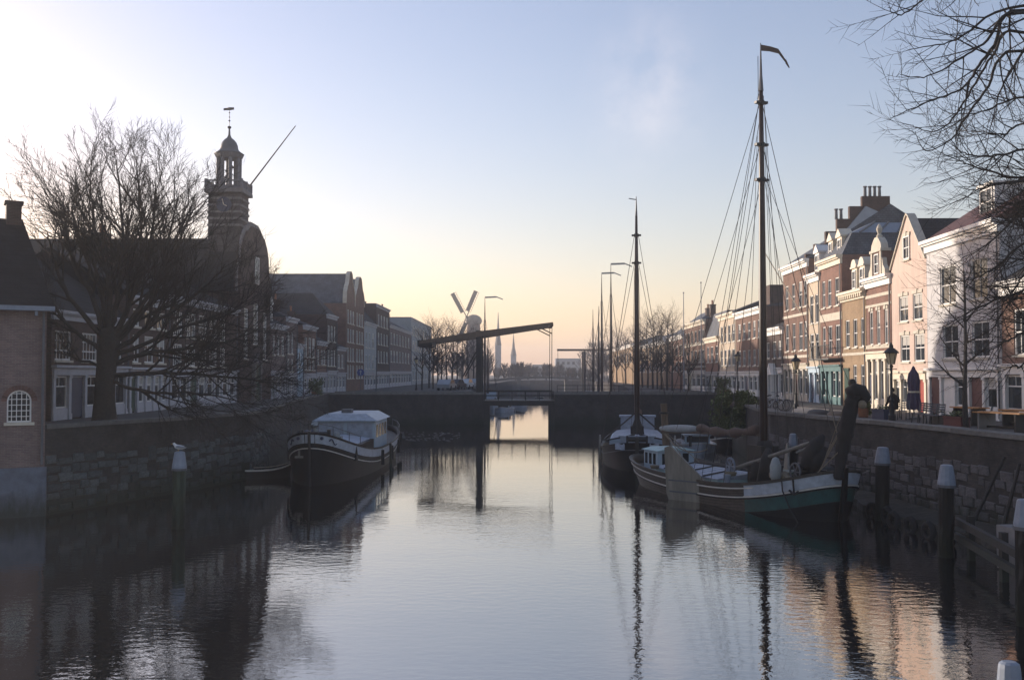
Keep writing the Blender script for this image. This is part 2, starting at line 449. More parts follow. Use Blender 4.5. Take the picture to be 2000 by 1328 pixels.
def bank_frame(bank, i):
    a, b = Vector((*bank[i],0)), Vector((*bank[i+1],0))
    return a, b, (b-a).normalized()

def quay_wall(label, bank, side, top, thick=.62, zlo=-.6, coping=True):
    """side -1: land on the -x side"""
    t = thing('quay_wall', label, 'quay wall', (bank[0][0], bank[0][1], 0))
    ox, oy = bank[0]
    fr = [(x-ox, y-oy) for x,y in bank]; bk = [(x-ox+side*thick, y-oy) for x,y in bank]
    poly = fr + list(reversed(bk))
    if side > 0: poly = list(reversed(poly))
    mb = MB(); mb.flat(list(reversed(poly)), zlo, top-.16)
    mb.build('wall', M['quay_brick'], t)
    if coping:                                  # row of coping slabs, each its own piece
        for i in range(len(bank)-1):
            a, b, d = bank_frame(bank, i)
            L = (b-a).length
            if a.y < 20 and b.y < 20: continue
            n = max(1, int(L/1.9)); step = L/n
            me = MB(); me.box(-step/2+.008, -.09, -.16, step/2-.008, thick+.06, 0)
            mesh = me.mesh('coping_stone', M['concrete_dark'])
            for k in range(n):
                p = a + d*(k+.5)*step
                ang = math.atan2(d.y, d.x) if side < 0 else math.atan2(-d.y, -d.x)
                o = link('coping_stone', mesh, t, (p.x-ox, p.y-oy, top + rng.uniform(-.012,.012)), ang + rng.uniform(-.004,.004))
    return t
M['concrete_dark'] = mat('weathered_coping', (.13,.125,.115), .85, .35, 3, .4, 18, objvar=.25)

def wall_stones(t, bank, i0, i1, side, z0, z1, sw, sh, material, limit, skip=.05):
    """rough blocks set proud in the quay wall: single stones"""
    meshes = []
    for k in range(9):
        mb = MB(); w_, h_ = 1.0, 1.0
        vs = []
        for y, s_ in ((.12, 1.0), (-.02, .96), (-.05, .80)):
            for cx, cz in ((-.5,-.5),(.5,-.5),(.5,.5),(-.5,.5)):
                vs.append((cx*s_ + rng.uniform(-.05,.05), y + rng.uniform(-.015,.015), cz*s_ + rng.uniform(-.05,.05)))
        fs = [(8,9,10,11)]
        for r in (0,4):
            for c in range(4):
                c2 = (c+1)%4; fs.append((r+c, r+c2, r+4+c2, r+4+c))
        mb.add(vs, fs); meshes.append(mb.mesh('stone', material))
    ox, oy = bank[0]; n = 0; rows = int((z1-z0)/sh)
    spots = []
    for i in range(i0, i1):
        a, b, d = bank_frame(bank, i); L = (b-a).length
        for r in range(rows):
            s = rng.uniform(0, sw*.5)
            while s < L - .1:
                wv = sw*rng.uniform(.65,1.4)
                if rng.random() > skip:
                    hv = sh*rng.uniform(.62,1.0)
                    p = a + d*(s+wv/2)
                    spots.append((p, z0+(r+.5)*sh + rng.uniform(-.08,.08), wv*.93, hv, math.atan2(d.y,d.x) if side < 0 else math.atan2(-d.y,-d.x)))
                s += wv
    rng.shuffle(spots)
    for p, z, wv, hv, ang in spots[:limit]:
        o = link('stone', rng.choice(meshes), t, (p.x-ox, p.y-oy, z), ang + rng.uniform(-.03,.03))
        o.scale = (wv, rng.uniform(.7,1.5), hv)

lw = quay_wall('dark quay wall of mossy blocks below the big bare tree', LEFT_BANK[3:], -1, 3.52)
wall_stones(lw, LEFT_BANK[3:], 0, 3, -1, .12, 2.5, .62, .36, M['stone_blue'], 285)
rw = quay_wall('dark quay wall of rough squared stones below the terrace tables', RIGHT_BANK, 1, 3.52)
wall_stones(rw, RIGHT_BANK, 2, 5, 1, .35, 2.65, .56, .40, M['stone'], 295)
for o in ():
    pass
quay_wall('low quay wall past the drawbridge where cars are parked', LEFT_BEYOND, -1, 3.42, coping=False)
quay_wall('low quay wall past the drawbridge lined with tall masts', RIGHT_BEYOND, 1, 3.42, coping=False)

# muddy ledge at the foot of the stone wall
lg = MB(); pts = []
for k in range(25):
    D = 25 + 20.5*k/24
    i = next(j for j in range(len(RIGHT_BANK)-1) if RIGHT_BANK[j][1] <= D <= RIGHT_BANK[j+1][1])
    (x0,y0),(x1,y1) = RIGHT_BANK[i], RIGHT_BANK[i+1]; X = x0+(x1-x0)*(D-y0)/(y1-y0)
    w_ = 1.35 + .2*sin(k*1.7) + rng.uniform(-.1,.1)
    pts.append([(X+.1,D,.42+rng.uniform(-.04,.05)), (X-.5*w_,D,.36+rng.uniform(-.07,.06)), (X-w_,D,.22+rng.uniform(-.1,.06)), (X-w_-.12,D,-.5)])
for k in range(24):
    for j in range(3): lg.add([pts[k][j],pts[k][j+1],pts[k+1][j+1],pts[k+1][j]], [(3,2,1,0)])
lg.build('mud_ledge', M['soil'], kind='structure')

# hazy winter air
hz = MB(); hz.box(-1600,-130,-2.0,1600,1600,46)
m, n_, l_, p_ = new_mat('haze_air')
n_.remove(p_)
pv = n_.new('ShaderNodeVolumePrincipled')
pv.inputs['Color'].default_value = (.95,.95,.98,1)
pv.inputs["Density"].default_value = 0.00075
pv.inputs['Anisotropy'].default_value = 0.25
l_.new(pv.outputs[0], n_['Material Output'].inputs['Volume'])
hz.build('haze', m, kind='stuff')
# ------------------------------------------------------------------ canal houses
_win = {}
def window_meshes(w, h, style):
    """style: sash / tall / grid / arch / surface; origin at the middle of the opening's foot, -y is the street"""
    key = (round(w,2), round(h,2), style)
    if key in _win: return _win[key]
    w, h = key[0], key[1]
    f = MB(); b = .075; y0, y1 = (.05,.15) if style != 'surface' else (-.05,.05)
    f.box(-w/2,y0,0,-w/2+b,y1,h); f.box(w/2-b,y0,0,w/2,y1,h)
    f.box(-w/2+b,y0,0,w/2-b,y1,b); f.box(-w/2+b,y0,h-b,w/2-b,y1,h)
    t = .035; ym = y0+.025
    def hbar(z, th=t): f.box(-w/2+b,ym,z-th/2,w/2-b,y1-.01,z+th/2)
    def vbar(x, z0=b, z1=h-b): f.box(x-t/2,ym+.005,z0,x+t/2,y1-.02,z1)
    if style == 'tall': hbar(h*.68,.06); vbar(0,h*.68+.03)
    elif style == 'grid':
        nx, nz = max(2,round(w/.38)), max(3,round(h/.42))
        for i in range(1,nx): vbar(-w/2+w*i/nx)
        for i in range(1,nz): hbar(h*i/nz, .06 if i == nz//2 else t)
    elif style == 'small': vbar(0)
    else: hbar(h*.5,.06); vbar(0)
    fm = f.mesh('window', M['white'])
    yp = y0+.06
    p = MB(); p.add([(-w/2+b*.5,yp,b*.5),(w/2-b*.5,yp,b*.5),(w/2-b*.5,yp,h-b*.5),(-w/2+b*.5,yp,h-b*.5)],[(0,1,2,3)])
    pm = p.mesh('pane', M['glass'])
    s = MB(); s.box(-w/2-.08,-.09,-.11,w/2+.08,.06,-.004)
    sm = s.mesh('sill', M['pale_stone'])
    c = MB(); c.add([(-w/2+b,yp+.004-.008,h*.62),(w/2-b,yp-.004,h*.62),(w/2-b,yp-.004,h-b),(-w/2+b,yp-.004,h-b)],[(0,1,2,3)])
    bm_ = c.mesh('blind', M['blind'])
    ln = MB()
    ln.box(-w/2-.07,-.05,h+.004,w/2+.07,.05,h+.20); ln.box(-.09,-.09,h+.02,.09,.04,h+.27)
    lm = ln.mesh('lintel', M['pale_stone'])
    _win[key] = (fm, pm, sm, bm_, lm)
    return _win[key]

def put_window(parent, x, z, w, h, style='sash', y=0.0, sill=True, lintel=False, blind=None, frame=None):
    fm, pm, sm, bmm, lm = window_meshes(w, h, style)
    o = link('window', fm, parent, (x, y, z))
    link('pane', pm, o)
    if sill: link('sill', sm, o)
    if lintel: link('lintel', lm, o)
    if (rng.random() < .28 if blind is None else blind): link('blind', bmm, o)
    return o

def face_grid(mb, x0, x1, z0, z1, holes, reveal=.2):
    xs = sorted({x0,x1,*[h[0] for h in holes],*[h[1] for h in holes]})
    zs = sorted({z0,z1,*[h[2] for h in holes],*[h[3] for h in holes]})
    for i in range(len(xs)-1):
        for j in range(len(zs)-1):
            cx, cz = (xs[i]+xs[i+1])/2, (zs[j]+zs[j+1])/2
            if any(h[0] < cx < h[1] and h[2] < cz < h[3] for h in holes): continue
            mb.add([(xs[i],0,zs[j]),(xs[i+1],0,zs[j]),(xs[i+1],0,zs[j+1]),(xs[i],0,zs[j+1])],[(0,1,2,3)])
    for a,b,c,d in holes:
        r = reveal
        mb.add([(a,0,c),(b,0,c),(b,0,d),(a,0,d),(a,r,c),(b,r,c),(b,r,d),(a,r,d)],
               [(0,4,5,1),(1,5,6,2),(2,6,7,3),(3,7,4,0),(4,7,6,5)])

def shop_bay(t, x0, x1, ztop, bays, trim, doors=(), door_mat=None, panel=None):
    """timber shop front: pilasters, fascia, glazed bays and doors standing in one wide recess (0.2 m deep)"""
    W = x1-x0; n = bays; bw = W/n
    pm = MB(); pm.box(-.13,-.07,0,.13,.10,ztop-.42); pm.box(-.16,-.10,0,.16,.0,.28); pm.box(-.17,-.11,ztop-.56,.17,.0,ztop-.43)
    mesh = pm.mesh('pilaster', trim)
    for i in range(n+1):
        link('pilaster', mesh, t, (x0+.0+bw*i if 0 < i < n else (x0+.14 if i == 0 else x1-.14), -.003, 0))
    fs = MB(); fs.box(x0-.02,-.12,ztop-.42,x1+.02,.1,ztop-.06); fs.box(x0-.08,-.26,ztop-.06,x1+.08,.02,ztop+.06)
    fs.build('fascia', trim, t)
    for i in range(n):
        cx = x0+bw*(i+.5); w_ = bw-.30; h_ = ztop-.46
        if i in doors:
            d = MB(); d.box(-w_/2,.06,.06,w_/2,.13,2.15)
            d.box(-w_/2+.1,.035,.18,w_/2-.1,.06,.95); d.box(-w_/2+.1,.035,1.1,w_/2-.1,.06,2.0)
            dr = d.build('door', door_mat or M['green_door'], t, loc=(cx,0,0))
            k = MB(); k.ball((w_/2-.12,.02,1.05),.035,6,4); k.build('handle', M['lead'], dr)
            ft = MB(); ft.box(-w_/2,.05,2.15,w_/2,.14,2.24); ft.box(-w_/2,.05,h_-.06,w_/2,.14,h_); ft.build('transom', trim, dr)
            pp = MB(); pp.add([(-w_/2,.11,2.2),(w_/2,.11,2.2),(w_/2,.11,h_),(-w_/2,.11,h_)],[(0,1,2,3)]); pp.build('pane', M['glass'], dr)
        elif panel and i in panel:
            d = MB(); d.box(-w_/2,.05,.06,w_/2,.14,h_)
            for q in range(9): d.box(-w_/2+.05,.03,.3+q*(h_-.6)/9,w_/2-.05,.05,.3+q*(h_-.6)/9+.12)
            d.build('shutter', M['white'], t, loc=(cx,0,0))
        else:
            bs = MB(); bs.box(-w_/2,-.02,.0,w_/2,.14,.55); bs.build('stall_riser', trim, t, loc=(cx,0,0))
            put_window(t, cx, .56, round(w_,2), round(h_-.56,2), 'tall', sill=False, blind=rng.random()<.3)

def roof_mesh(kind, W, dep, zt, rise, ov=.0, inset=2.5):
    mb = MB(); x0, x1, y0, y1 = .02, W-.02, .05, dep
    if kind == 'saddle':      # ridge parallel to the street
        mb.add([(x0,y0-.25,zt),(x1,y0-.25,zt),(x1,(y0+y1)/2,zt+rise),(x0,(y0+y1)/2,zt+rise),(x1,y1,zt),(x0,y1,zt)],
               [(0,1,2,3),(3,2,4,5),(0,3,5),(1,4,2),(0,5,4,1)])
    elif kind == 'hip':
        i = min(inset, W*.4)
        mb.add([(x0,y0-.15,zt),(x1,y0-.15,zt),(x1,y1,zt),(x0,y1,zt),(x0+i,(y0+y1)/2,zt+rise),(x1-i,(y0+y1)/2,zt+rise)],
               [(0,1,5,4),(1,2,5),(2,3,4,5),(3,0,4),(3,2,1,0)])
    elif kind == 'deep':      # ridge runs back from the street, hipped towards it
        mb.add([(x0,y0-.15,zt),(x1,y0-.15,zt),(x1,y1,zt),(x0,y1,zt),(W/2,y0+inset,zt+rise),(W/2,y1,zt+rise)],
               [(0,1,4),(1,2,5,4),(2,3,5),(3,0,4,5),(3,2,1,0)])
    elif kind == 'mansard':
        s, r2 = inset, rise*.78
        mb.add([(x0,y0,zt),(x1,y0,zt),(x1,y1,zt),(x0,y1,zt),(x0+.35,y0+s*.5,zt+r2),(x1-.35,y0+s*.5,zt+r2),(x1-.35,y1-.4,zt+r2),(x0+.35,y1-.4,zt+r2)],
               [(0,1,5,4),(1,2,6,5),(2,3,7,6),(3,0,4,7),(4,5,6,7),(3,2,1,0)])
    elif kind == 'gable':     # ridge runs back, front closed by a gable wall
        mb.add([(x0,.3,zt),(x1,.3,zt),(x1,y1,zt),(x0,y1,zt),(W/2,.3,zt+rise),(W/2,y1,zt+rise)],
               [(0,1,4),(1,2,5,4),(2,3,5),(3,0,4,5),(3,2,1,0)])
    else:
        mb.box(x0,y0,zt-.05,x1,y1,zt+.12)
    return mb

def gable_poly(kind, W, z0, rise):
    c = W/2
    if kind == 'point': return [(0,z0),(W,z0),(W,z0+.12),(c+.25,z0+rise-.15),(c,z0+rise),(c-.25,z0+rise-.15),(0,z0+.12)]
    if kind == 'neck':
        p = [(0,z0),(W,z0),(W,z0+rise*.12)]
        for k in range(7): 
            a = k/6*pi/2; p.append((c+W*.5*.36+ (W*.5*.64)*(1-sin(a)), z0+rise*.12+rise*.48*(1-cos(a))))
        p += [(c+W*.18,z0+rise*.85),(c+W*.10,z0+rise*.97),(c,z0+rise),(c-W*.10,z0+rise*.97),(c-W*.18,z0+rise*.85)]
        for k in range(6,-1,-1):
            a = k/6*pi/2; p.append((c-W*.5*.36-(W*.5*.64)*(1-sin(a)), z0+rise*.12+rise*.48*(1-cos(a))))
        return p + [(0,z0+rise*.12)]
    if kind == 'bell':
        p = [(0,z0),(W,z0),(W,z0+rise*.1)]
        prof = [(.5,.14),(.47,.34),(.38,.5),(.27,.62),(.22,.74),(.19,.86),(.12,.96),(0,1.0)]
        p += [(c+W*a,z0+rise*b) for a,b in prof] + [(c-W*a,z0+rise*b) for a,b in reversed(prof[:-1])]
        return p + [(0,z0+rise*.1)]
    if kind == 'step':
        p = [(0,z0),(W,z0)]; n = 5
        for k in range(n): p += [(W-(k)*W*.09, z0+rise*(k+1)/n*.9), (W-(k+1)*W*.09, z0+rise*(k+1)/n*.9)]
        p += [(c+W*.05,z0+rise*.9),(c+W*.05,z0+rise),(c-W*.05,z0+rise),(c-W*.05,z0+rise*.9)]
        for k in range(n-1,-1,-1): p += [((k+1)*W*.09, z0+rise*(k+1)/n*.9), (k*W*.09, z0+rise*(k+1)/n*.9)]
        q = []
        for v in p:
            if not q or (abs(v[0]-q[-1][0])+abs(v[1]-q[-1][1])) > 1e-6: q.append(v)
        return q

def R_depth(x): return 43600.0/(x-1040.0)      # where a sight line meets the house fronts on the right
def L_depth(x): return 44000.0/(1020.0-x)
R_ANG, L_ANG = -(pi/2 + math.atan(.02)), pi/2 - math.atan(.01)

def house(label, side, xs, eave, wall, roof=('hip','roof_dark',3.0), dep=9.5, windows=(), shop=None, cornice='white', gable=None,
          holes=True, chimney=(), group=None, cat='house', trim='white', name='canal_house', dentils=False, bands=(), lintel=False, style='sash', sunk=0.0, blind=None):
    """a terrace house between two sight-line columns xs of the photo; heights are metres above the water.
    windows: rows of ([(x0,x1)...], top, foot) in photo columns and metres"""
    dp = R_depth if side == 'R' else L_depth
    if side == 'R':
        d0, d1 = dp(xs[0]), dp(xs[1])              # far, near
        W = (d0-d1)*1.0002; org = Vector((21.8+.02*d0, d0, QZ)); ang = R_ANG
        u = lambda x: d0-dp(x)
    else:
        d0, d1 = dp(xs[0]), dp(xs[1])              # near, far
        W = (d1-d0); org = Vector((-22+.01*d0, d0, QZ)); ang = L_ANG
        u = lambda x: dp(x)-d0
    if sunk:                                        # stands back from the row
        org += Vector((sunk if side == 'R' else -sunk, 0, 0))
    t = thing(name, label, cat, org, ang, group)
    W -= .03; H = eave-QZ
    wins = []; hol = []
    for row in windows:
        cols, zt, zf = row[0], row[1]-QZ, row[2]-QZ
        st = row[3] if len(row) > 3 else style
        for a, b in cols:
            ua, ub = sorted((u(a), u(b))); ua = max(ua,.12); ub = min(ub,W-.12)
            if ub-ua < .3: continue
            wins.append(((ua+ub)/2, zf, round(ub-ua,2), round(zt-zf,2), st)); 
            ww, hh = round(ub-ua,2), round(zt-zf,2); c = (ua+ub)/2
            hol.append((c-ww/2, c+ww/2, zf, zf+hh))
    if shop:
        zs = shop['top']-QZ; hol.append((.12, W-.12, 0.0, zs-.05))
    mb = MB(); face_grid(mb, 0, W, -.05, H, hol)
    mb.add([(0,0,-.05),(0,0,H),(0,dep,H),(0,dep,-.05),(W,0,-.05),(W,0,H),(W,dep,H),(W,dep,-.05)], [(3,2,1,0),(4,5,6,7),(2,3,7,6),(1,2,6,5)])
    mb.build('wall', M[wall], t)
    for c, zf, ww, hh, st in wins:
        put_window(t, c, zf, ww, hh, st, lintel=lintel, blind=blind)
    if shop:
        shop_bay(t, .12, W-.12, zs, shop['bays'], M[shop.get('trim',trim)], shop.get('doors',()), M[shop.get('door','green_door')], shop.get('panel'))
    for (zb, th) in bands:
        b = MB(); b.box(-.01,-.05,zb-QZ,W+.01,.03,zb-QZ+th); b.build('string_course', M['pale_stone'], t)
    kind, rm, rise = roof[0], roof[1], roof[2]
    if cornice and not gable:
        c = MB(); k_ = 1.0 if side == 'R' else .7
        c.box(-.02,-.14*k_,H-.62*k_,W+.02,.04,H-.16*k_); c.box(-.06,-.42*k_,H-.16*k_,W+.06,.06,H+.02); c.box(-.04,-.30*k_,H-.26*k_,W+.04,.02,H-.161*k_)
        if side == 'L' and cornice == 'white': cornice = 'shaded_white'  # left cornices take the white with shade put into its colour
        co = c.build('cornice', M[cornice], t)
        if dentils:
            n = int(W/.42)
            for k in range(n):
                q = MB(); q.box(-.08,-.34,H-.5,.08,-.141,H-.262); q.build('bracket', M[cornice], co, loc=((k+.5)*W/n,0,0))
    r = roof_mesh(kind, W, dep, H+.03, rise, inset=roof[3] if len(roof) > 3 else 2.5).build('roof', M[rm], t)
    if gable:
        poly = gable_poly(gable, W, H, rise + .25)
        gm = MB(); gm.prism(poly, 0, .32); gw = gm.build('gable', M[wall], t)
        cp = MB(); top = [p for p in poly[1:]] + [poly[0]]
        for a, b in zip(top[1:-1], top[2:]):
            if math.dist(a,b) > .05 and a[1] > H+.02 or b[1] > H+.1:
                cp.bar((a[0],.15,a[1]+.03),(b[0],.15,b[1]+.03),.5,.09,(0,1,0) if False else (0,0,1))
        cp.build('coping', M['pale_stone'], gw)
    for cx, cyy, top, cw in chimney:
        c = MB(); z1 = top-QZ; c.box(cx-cw/2,cyy-.35,H-.2,cx+cw/2,cyy+.35,z1); c.box(cx-cw/2-.06,cyy-.41,z1,cx+cw/2+.06,cyy+.41,z1+.12)
        ch = c.build('chimney', M['dark_brick'], t)
        for k in range(max(1,int(cw/.45))):
            q = MB(); q.lathe([(.11,0),(.10,.5),(.14,.52),(.14,.58)],8,(cx-cw/2+.25+k*.42,cyy,z1+.12)); q.build('chimney_pot', M['terracotta'], ch)
    if holes and cornice and not gable and W > 2.5:
        dp_ = MB(); dp_.tube([(W-.14,-.09,H-.6),(W-.14,-.09,.1)],.045,6); dp_.build('downpipe', M['lead'], t)
    t['_w'] = W; t['_h'] = H
    return t

def dormer(t, x, y, z, w, h, trim='white', head='flat', dep=1.6):
    mb = MB(); mb.box(-w/2,0,0,w/2,dep,h); mb.box(-w/2-.1,-.12,h,w/2+.1,dep,h+.12)
    if head == 'round':
        P = [(-w/2-.08,h+.12),(w/2+.08,h+.12)] + [((w/2+.05)*cos(a*pi/8), h+.12+(w*.5)*sin(a*pi/8)) for a in range(1,8)]
        mb.prism(P, -.08, .5)
    elif head == 'point':
        mb.prism([(-w/2-.12,h+.12),(w/2+.12,h+.12),(0,h+.12+w*.5)], -.12, .8)
    o = mb.build('dormer', M[trim], t, loc=(x,y,z))
    fm, pm, sm, bmm, lm = window_meshes(w-.3, h-.3, 'surface')
    link('window', fm, o, (0,-.02,.15)); link('pane', pm, o, (0,-.02,.15))
    return o
# ------------------------------------------------------------------ the sunlit row on the right, near to far
GR = 'houses in the sunlit canal row'
def cols(*a): return [(a[i], a[i+1]) for i in range(0, len(a), 2)]

h0 = house('ochre brown brick house at the end, half hidden by overhanging branches', 'R', (1957.5,2150), 9.7, 'brown_brick', ('hip','roof_dark',4.3,3.5), 11,
      [(cols(1981,2003,2045,2075,2100,2130), 8.4, 6.35), ], dict(top=5.9,bays=4,doors=(1,),door='maroon',trim='white'), group=GR)
h1 = house('broad white rendered house with two big dark windows per floor', 'R', (1812,1957), 12.75, 'white_wall', ('saddle','roof_red',3.4), 10,
      [(cols(1838,1869,1898,1931), 11.15, 9.15), (cols(1842,1872,1899,1933), 8.05, 6.3)], dict(top=5.75,bays=5,doors=(0,3),door='maroon',panel=(1,)), group=GR, blind=False)
dormer(h1, 4.9, 1.2, 10.05, 1.7, 1.65, dep=2.6)
h2 = house('pink rendered house with a steep pointed gable', 'R', (1743,1812), 11.75, 'pink_wall', ('gable','roof_dark',2.75), 9,
      [(cols(1757,1775,1784,1803), 10.05, 8.55), (cols(1759,1777,1786,1806), 7.75, 6.2)], dict(top=5.6,bays=4,doors=(3,),door='red_door',trim='cream'), gable='point', group=GR, lintel=True, blind=True)
fm, pm, sm, bmm, lm = window_meshes(.95, 1.35, 'surface')
o = link('window', fm, h2, (h2['_w']/2-.1, -.03, 8.85)); link('pane', pm, o); link('sill', sm, o); link('lintel', lm, o)
h3 = house('brick house with an ornate baroque dormer topped by a finial', 'R', (1693,1743), 11.6, 'red_brick', ('hip','roof_dark',1.7), 9,
      [(cols(1699,1706,1713,1720,1728,1735), 9.5, 7.35)], dict(top=6.85,bays=4,doors=(0,),door='navy',trim='cream'), bands=((10.35,.2),(9.75,.16),(7.1,.22)), group=GR, lintel=True)
dm = MB(); dm.box(-.95,-.25,-.35,.95,1.8,1.25)
dg = dm.build('dormer', M['red_brick'], h3, loc=(2.75,.05,8.55))
q = MB(); q.box(-1.05,-.38,1.25,1.05,.3,1.42); q.box(-.95,-.33,-.35,-.68,-.25,1.25); q.box(.68,-.33,-.35,.95,-.25,1.25)
q.prism([(-.95,1.42),(.95,1.42),(.85,1.75),(.5,2.05),(.22,2.2),(-.22,2.2),(-.5,2.05),(-.85,1.75)],-.3,.15); q.build('pediment', M['pale_stone'], dg)
q = MB(); q.lathe([(.16,2.2),(.2,2.3),(.1,2.42),(.17,2.6),(.2,2.75),(.1,2.95),(.02,3.05)],10,(0,-.07,0)); q.build('finial', M['pale_stone'], dg)
for s_ in (-1,1):
    q = MB(); q.prism([(s_*.96,-.3),(s_*1.55,-.3),(s_*1.5,.1),(s_*1.2,.35),(s_*1.05,.8),(s_*.96,.85)][::s_],-.28,.0); q.build('scroll', M['pale_stone'], dg)
fm, pm, sm, bmm, lm = window_meshes(.8, 1.25, 'surface')
link('window', fm, dg, (0,-.26,-.1)); link('pane', pm, dg, (0,-.26,-.1))
h4 = house('ochre brick house with a bracketed cornice and two round-headed dormers', 'R', (1646,1693), 11.1, 'ochre', ('hip','roof_slate',2.0), 9,
      [(cols(1652,1660,1667,1675,1682,1690), 9.2, 7.3), (cols(1666,1673,1681,1689), 6.1, 4.6)], None, dentils=True, bands=((6.75,.18),), group=GR, cornice='cream')
for k in (0,1): dormer(h4, 2.0+k*1.65, .25, 7.85, 1.0, 1.55, head='round', trim='cream')
dr = MB(); dr.box(-.5,-.03,0,.5,.06,2.4); dr.box(-.62,-.08,2.4,.62,.05,2.6); d = dr.build('door', M['green_door'], h4, loc=(.95,-.01,0)); k_ = MB(); k_.ball((.35,-.06,1.05),.04,6,4); k_.build('handle', M['lead'], d)
h5 = house('tall red brick house with a white band, iron balcony and dark mansard roof', 'R', (1603.5,1646), 13.9, 'red_brick', ('mansard','roof_slate',2.0,1.6), 12,
      [(cols(1607,1613,1618,1625,1632,1640), 12.4, 10.4), (cols(1607,1613,1618,1626,1632,1641), 9.0, 6.9)], dict(top=6.1,bays=4,doors=(1,),door='teal',trim='teal'), bands=((9.35,.55),), group=GR, cornice='cream')
for xk, yk in ((1.4,.4),(3.6,.4)): dormer(h5, xk, yk, 10.6, 1.05, 1.45, head='point', trim='cream')
# ribbed zinc top of the mansard
W5 = h5['_w']; zr = 10.6+1.6
q = MB(); q.add([(.35,.85,zr),(W5-.35,.85,zr),(W5-.35,11.6,zr),(.35,11.6,zr),(1.4,2.6,zr+.85),(W5-1.4,2.6,zr+.85),(W5-1.4,10,zr+.85),(1.4,10,zr+.85)],
             [(0,1,5,4),(1,2,6,5),(2,3,7,6),(3,0,4,7),(4,5,6,7),(3,2,1,0)])
zt_ = q.build('zinc_roof', M['zinc'], h5)
for k in range(8):
    y_ = 1.4+k*1.35; y2 = 2.8+k*1.0
    q = MB(); q.bar((W5-.33,y_,zr+.02),(W5-1.38,y2,zr+.90),.09,.12); q.build('roof_rib', M['lead'], zt_)
bl = MB(); bl.box(.2,-.95,3.2,W5-.2,0,3.32); blc = bl.build('balcony', M['concrete_dark'], h5)
q = MB()
for k in range(15):
    x_ = .25+k*(W5-.5)/14; q.box(x_-.015,-.93,3.32,x_+.015,-.90,4.2)
q.box(.2,-.95,4.2,W5-.2,-.88,4.26); q.box(.2,-.94,3.42,W5-.2,-.89,3.46); q.build('railing', M['iron'], blc)
h6 = house('narrow pale house with stacked bay windows between two brick fronts', 'R', (1580.5,1603.5), 13.2, 'sand_wall', ('hip','roof_slate',1.6), 9,
      [(cols(1583,1590,1593,1600), 11.6, 9.4, 'tall'), (cols(1583,1590,1593,1600), 8.6, 6.6, 'tall')], dict(top=6.0,bays=2,doors=(0,),door='navy',trim='blue_panel'), group=GR, cornice='white')
dormer(h6, 1.75, .2, 10.0, 1.1, 1.5, head='point')
h7 = house('tall brown brick house with a stepped party wall and clustered chimneys', 'R', (1531,1580.5), 14.6, 'brown_brick', ('saddle','roof_slate',4.3), 13,
      [(cols(1535,1541,1548,1554,1561,1568,1571,1577), 13.0, 10.9), (cols(1535,1541,1548,1554,1561,1568,1571,1577), 9.7, 7.4)], dict(top=6.3,bays=5,doors=(2,),door='maroon',trim='pale_stone'), bands=((10.2,.22),(6.8,.22)), group=GR, cornice='white')
W7 = h7['_w']
q = MB(); zz = 14.6-QZ
steps = [(.25,.2),(1.0,1.4),(1.8,2.5),(2.6,3.4),(3.7,4.4),(5.2,4.9)]
poly = [(-.1,zz-.3),(6.2,zz-.3),(6.2,zz+steps[-1][1])]
for (ya,za),(yb,zb) in reversed(list(zip(steps[:-1],steps[1:]))): poly += [(yb-.0,zb),(yb-.0,za)] if False else []
pts = [(-.1,zz-.3),(6.6,zz-.3),(6.6,zz+5.0),(4.4,zz+5.0),(4.4,zz+4.2),(3.4,zz+4.2),(3.4,zz+3.2),(2.4,zz+3.2),(2.4,zz+2.2),(1.5,zz+2.2),(1.5,zz+1.2),(.6,zz+1.2),(.6,zz+.4),(-.1,zz+.4)]
n = len(pts); vs = [(W7-.75,y,z) for y,z in pts]+[(W7-.35,y,z) for y,z in pts]
q.add(vs, [tuple(reversed(range(n))), tuple(range(n,2*n))]+[(i,(i+1)%n,n+(i+1)%n,n+i) for i in range(n)])
sw_ = q.build('stepped_wall', M['dark_brick'], h7)
for y_, z_, k_ in ((5.2,5.0,4),(2.9,3.2,2)):
    for k in range(k_):
        q = MB(); q.lathe([(.13,0),(.11,.7),(.16,.74),(.16,.82)],8,(W7-.55,y_-.5+k*.38,zz+z_)); q.build('chimney_pot', M['lead'], sw_)
q = MB(); pts = [(1.0,zz-.2),(10.6,zz-.2),(9.5,zz+1.9),(4.6,zz+4.15)]
vs = [(W7-.34,y,z) for y,z in pts]+[(W7-.04,y,z) for y,z in pts]
q.add(vs, [(3,2,1,0),(4,5,6,7)]+[(i,(i+1)%4,4+(i+1)%4,4+i) for i in range(4)]); q.build('slate_cladding', M['zinc'], h7)
q = MB(); q.tube([(W7-2.3,-.05,7.2),(W7-3.6,-2.6,12.2)],.05,6); q.build('flagpole', M['cream'], h7)
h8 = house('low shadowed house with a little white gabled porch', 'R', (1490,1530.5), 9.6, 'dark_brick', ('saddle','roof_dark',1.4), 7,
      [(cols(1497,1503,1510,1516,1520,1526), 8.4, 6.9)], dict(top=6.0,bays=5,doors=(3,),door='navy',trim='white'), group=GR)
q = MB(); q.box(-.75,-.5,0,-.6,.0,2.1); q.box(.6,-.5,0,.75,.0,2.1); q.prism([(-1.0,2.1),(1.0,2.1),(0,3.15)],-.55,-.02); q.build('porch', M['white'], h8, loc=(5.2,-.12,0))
h8b = house('dark steep-roofed house set back behind the low porch house', 'R', (1485,1541), 12.3, 'dark_brick', ('gable','roof_slate',3.8), 9, sunk=4.5, group=GR, cornice=None)
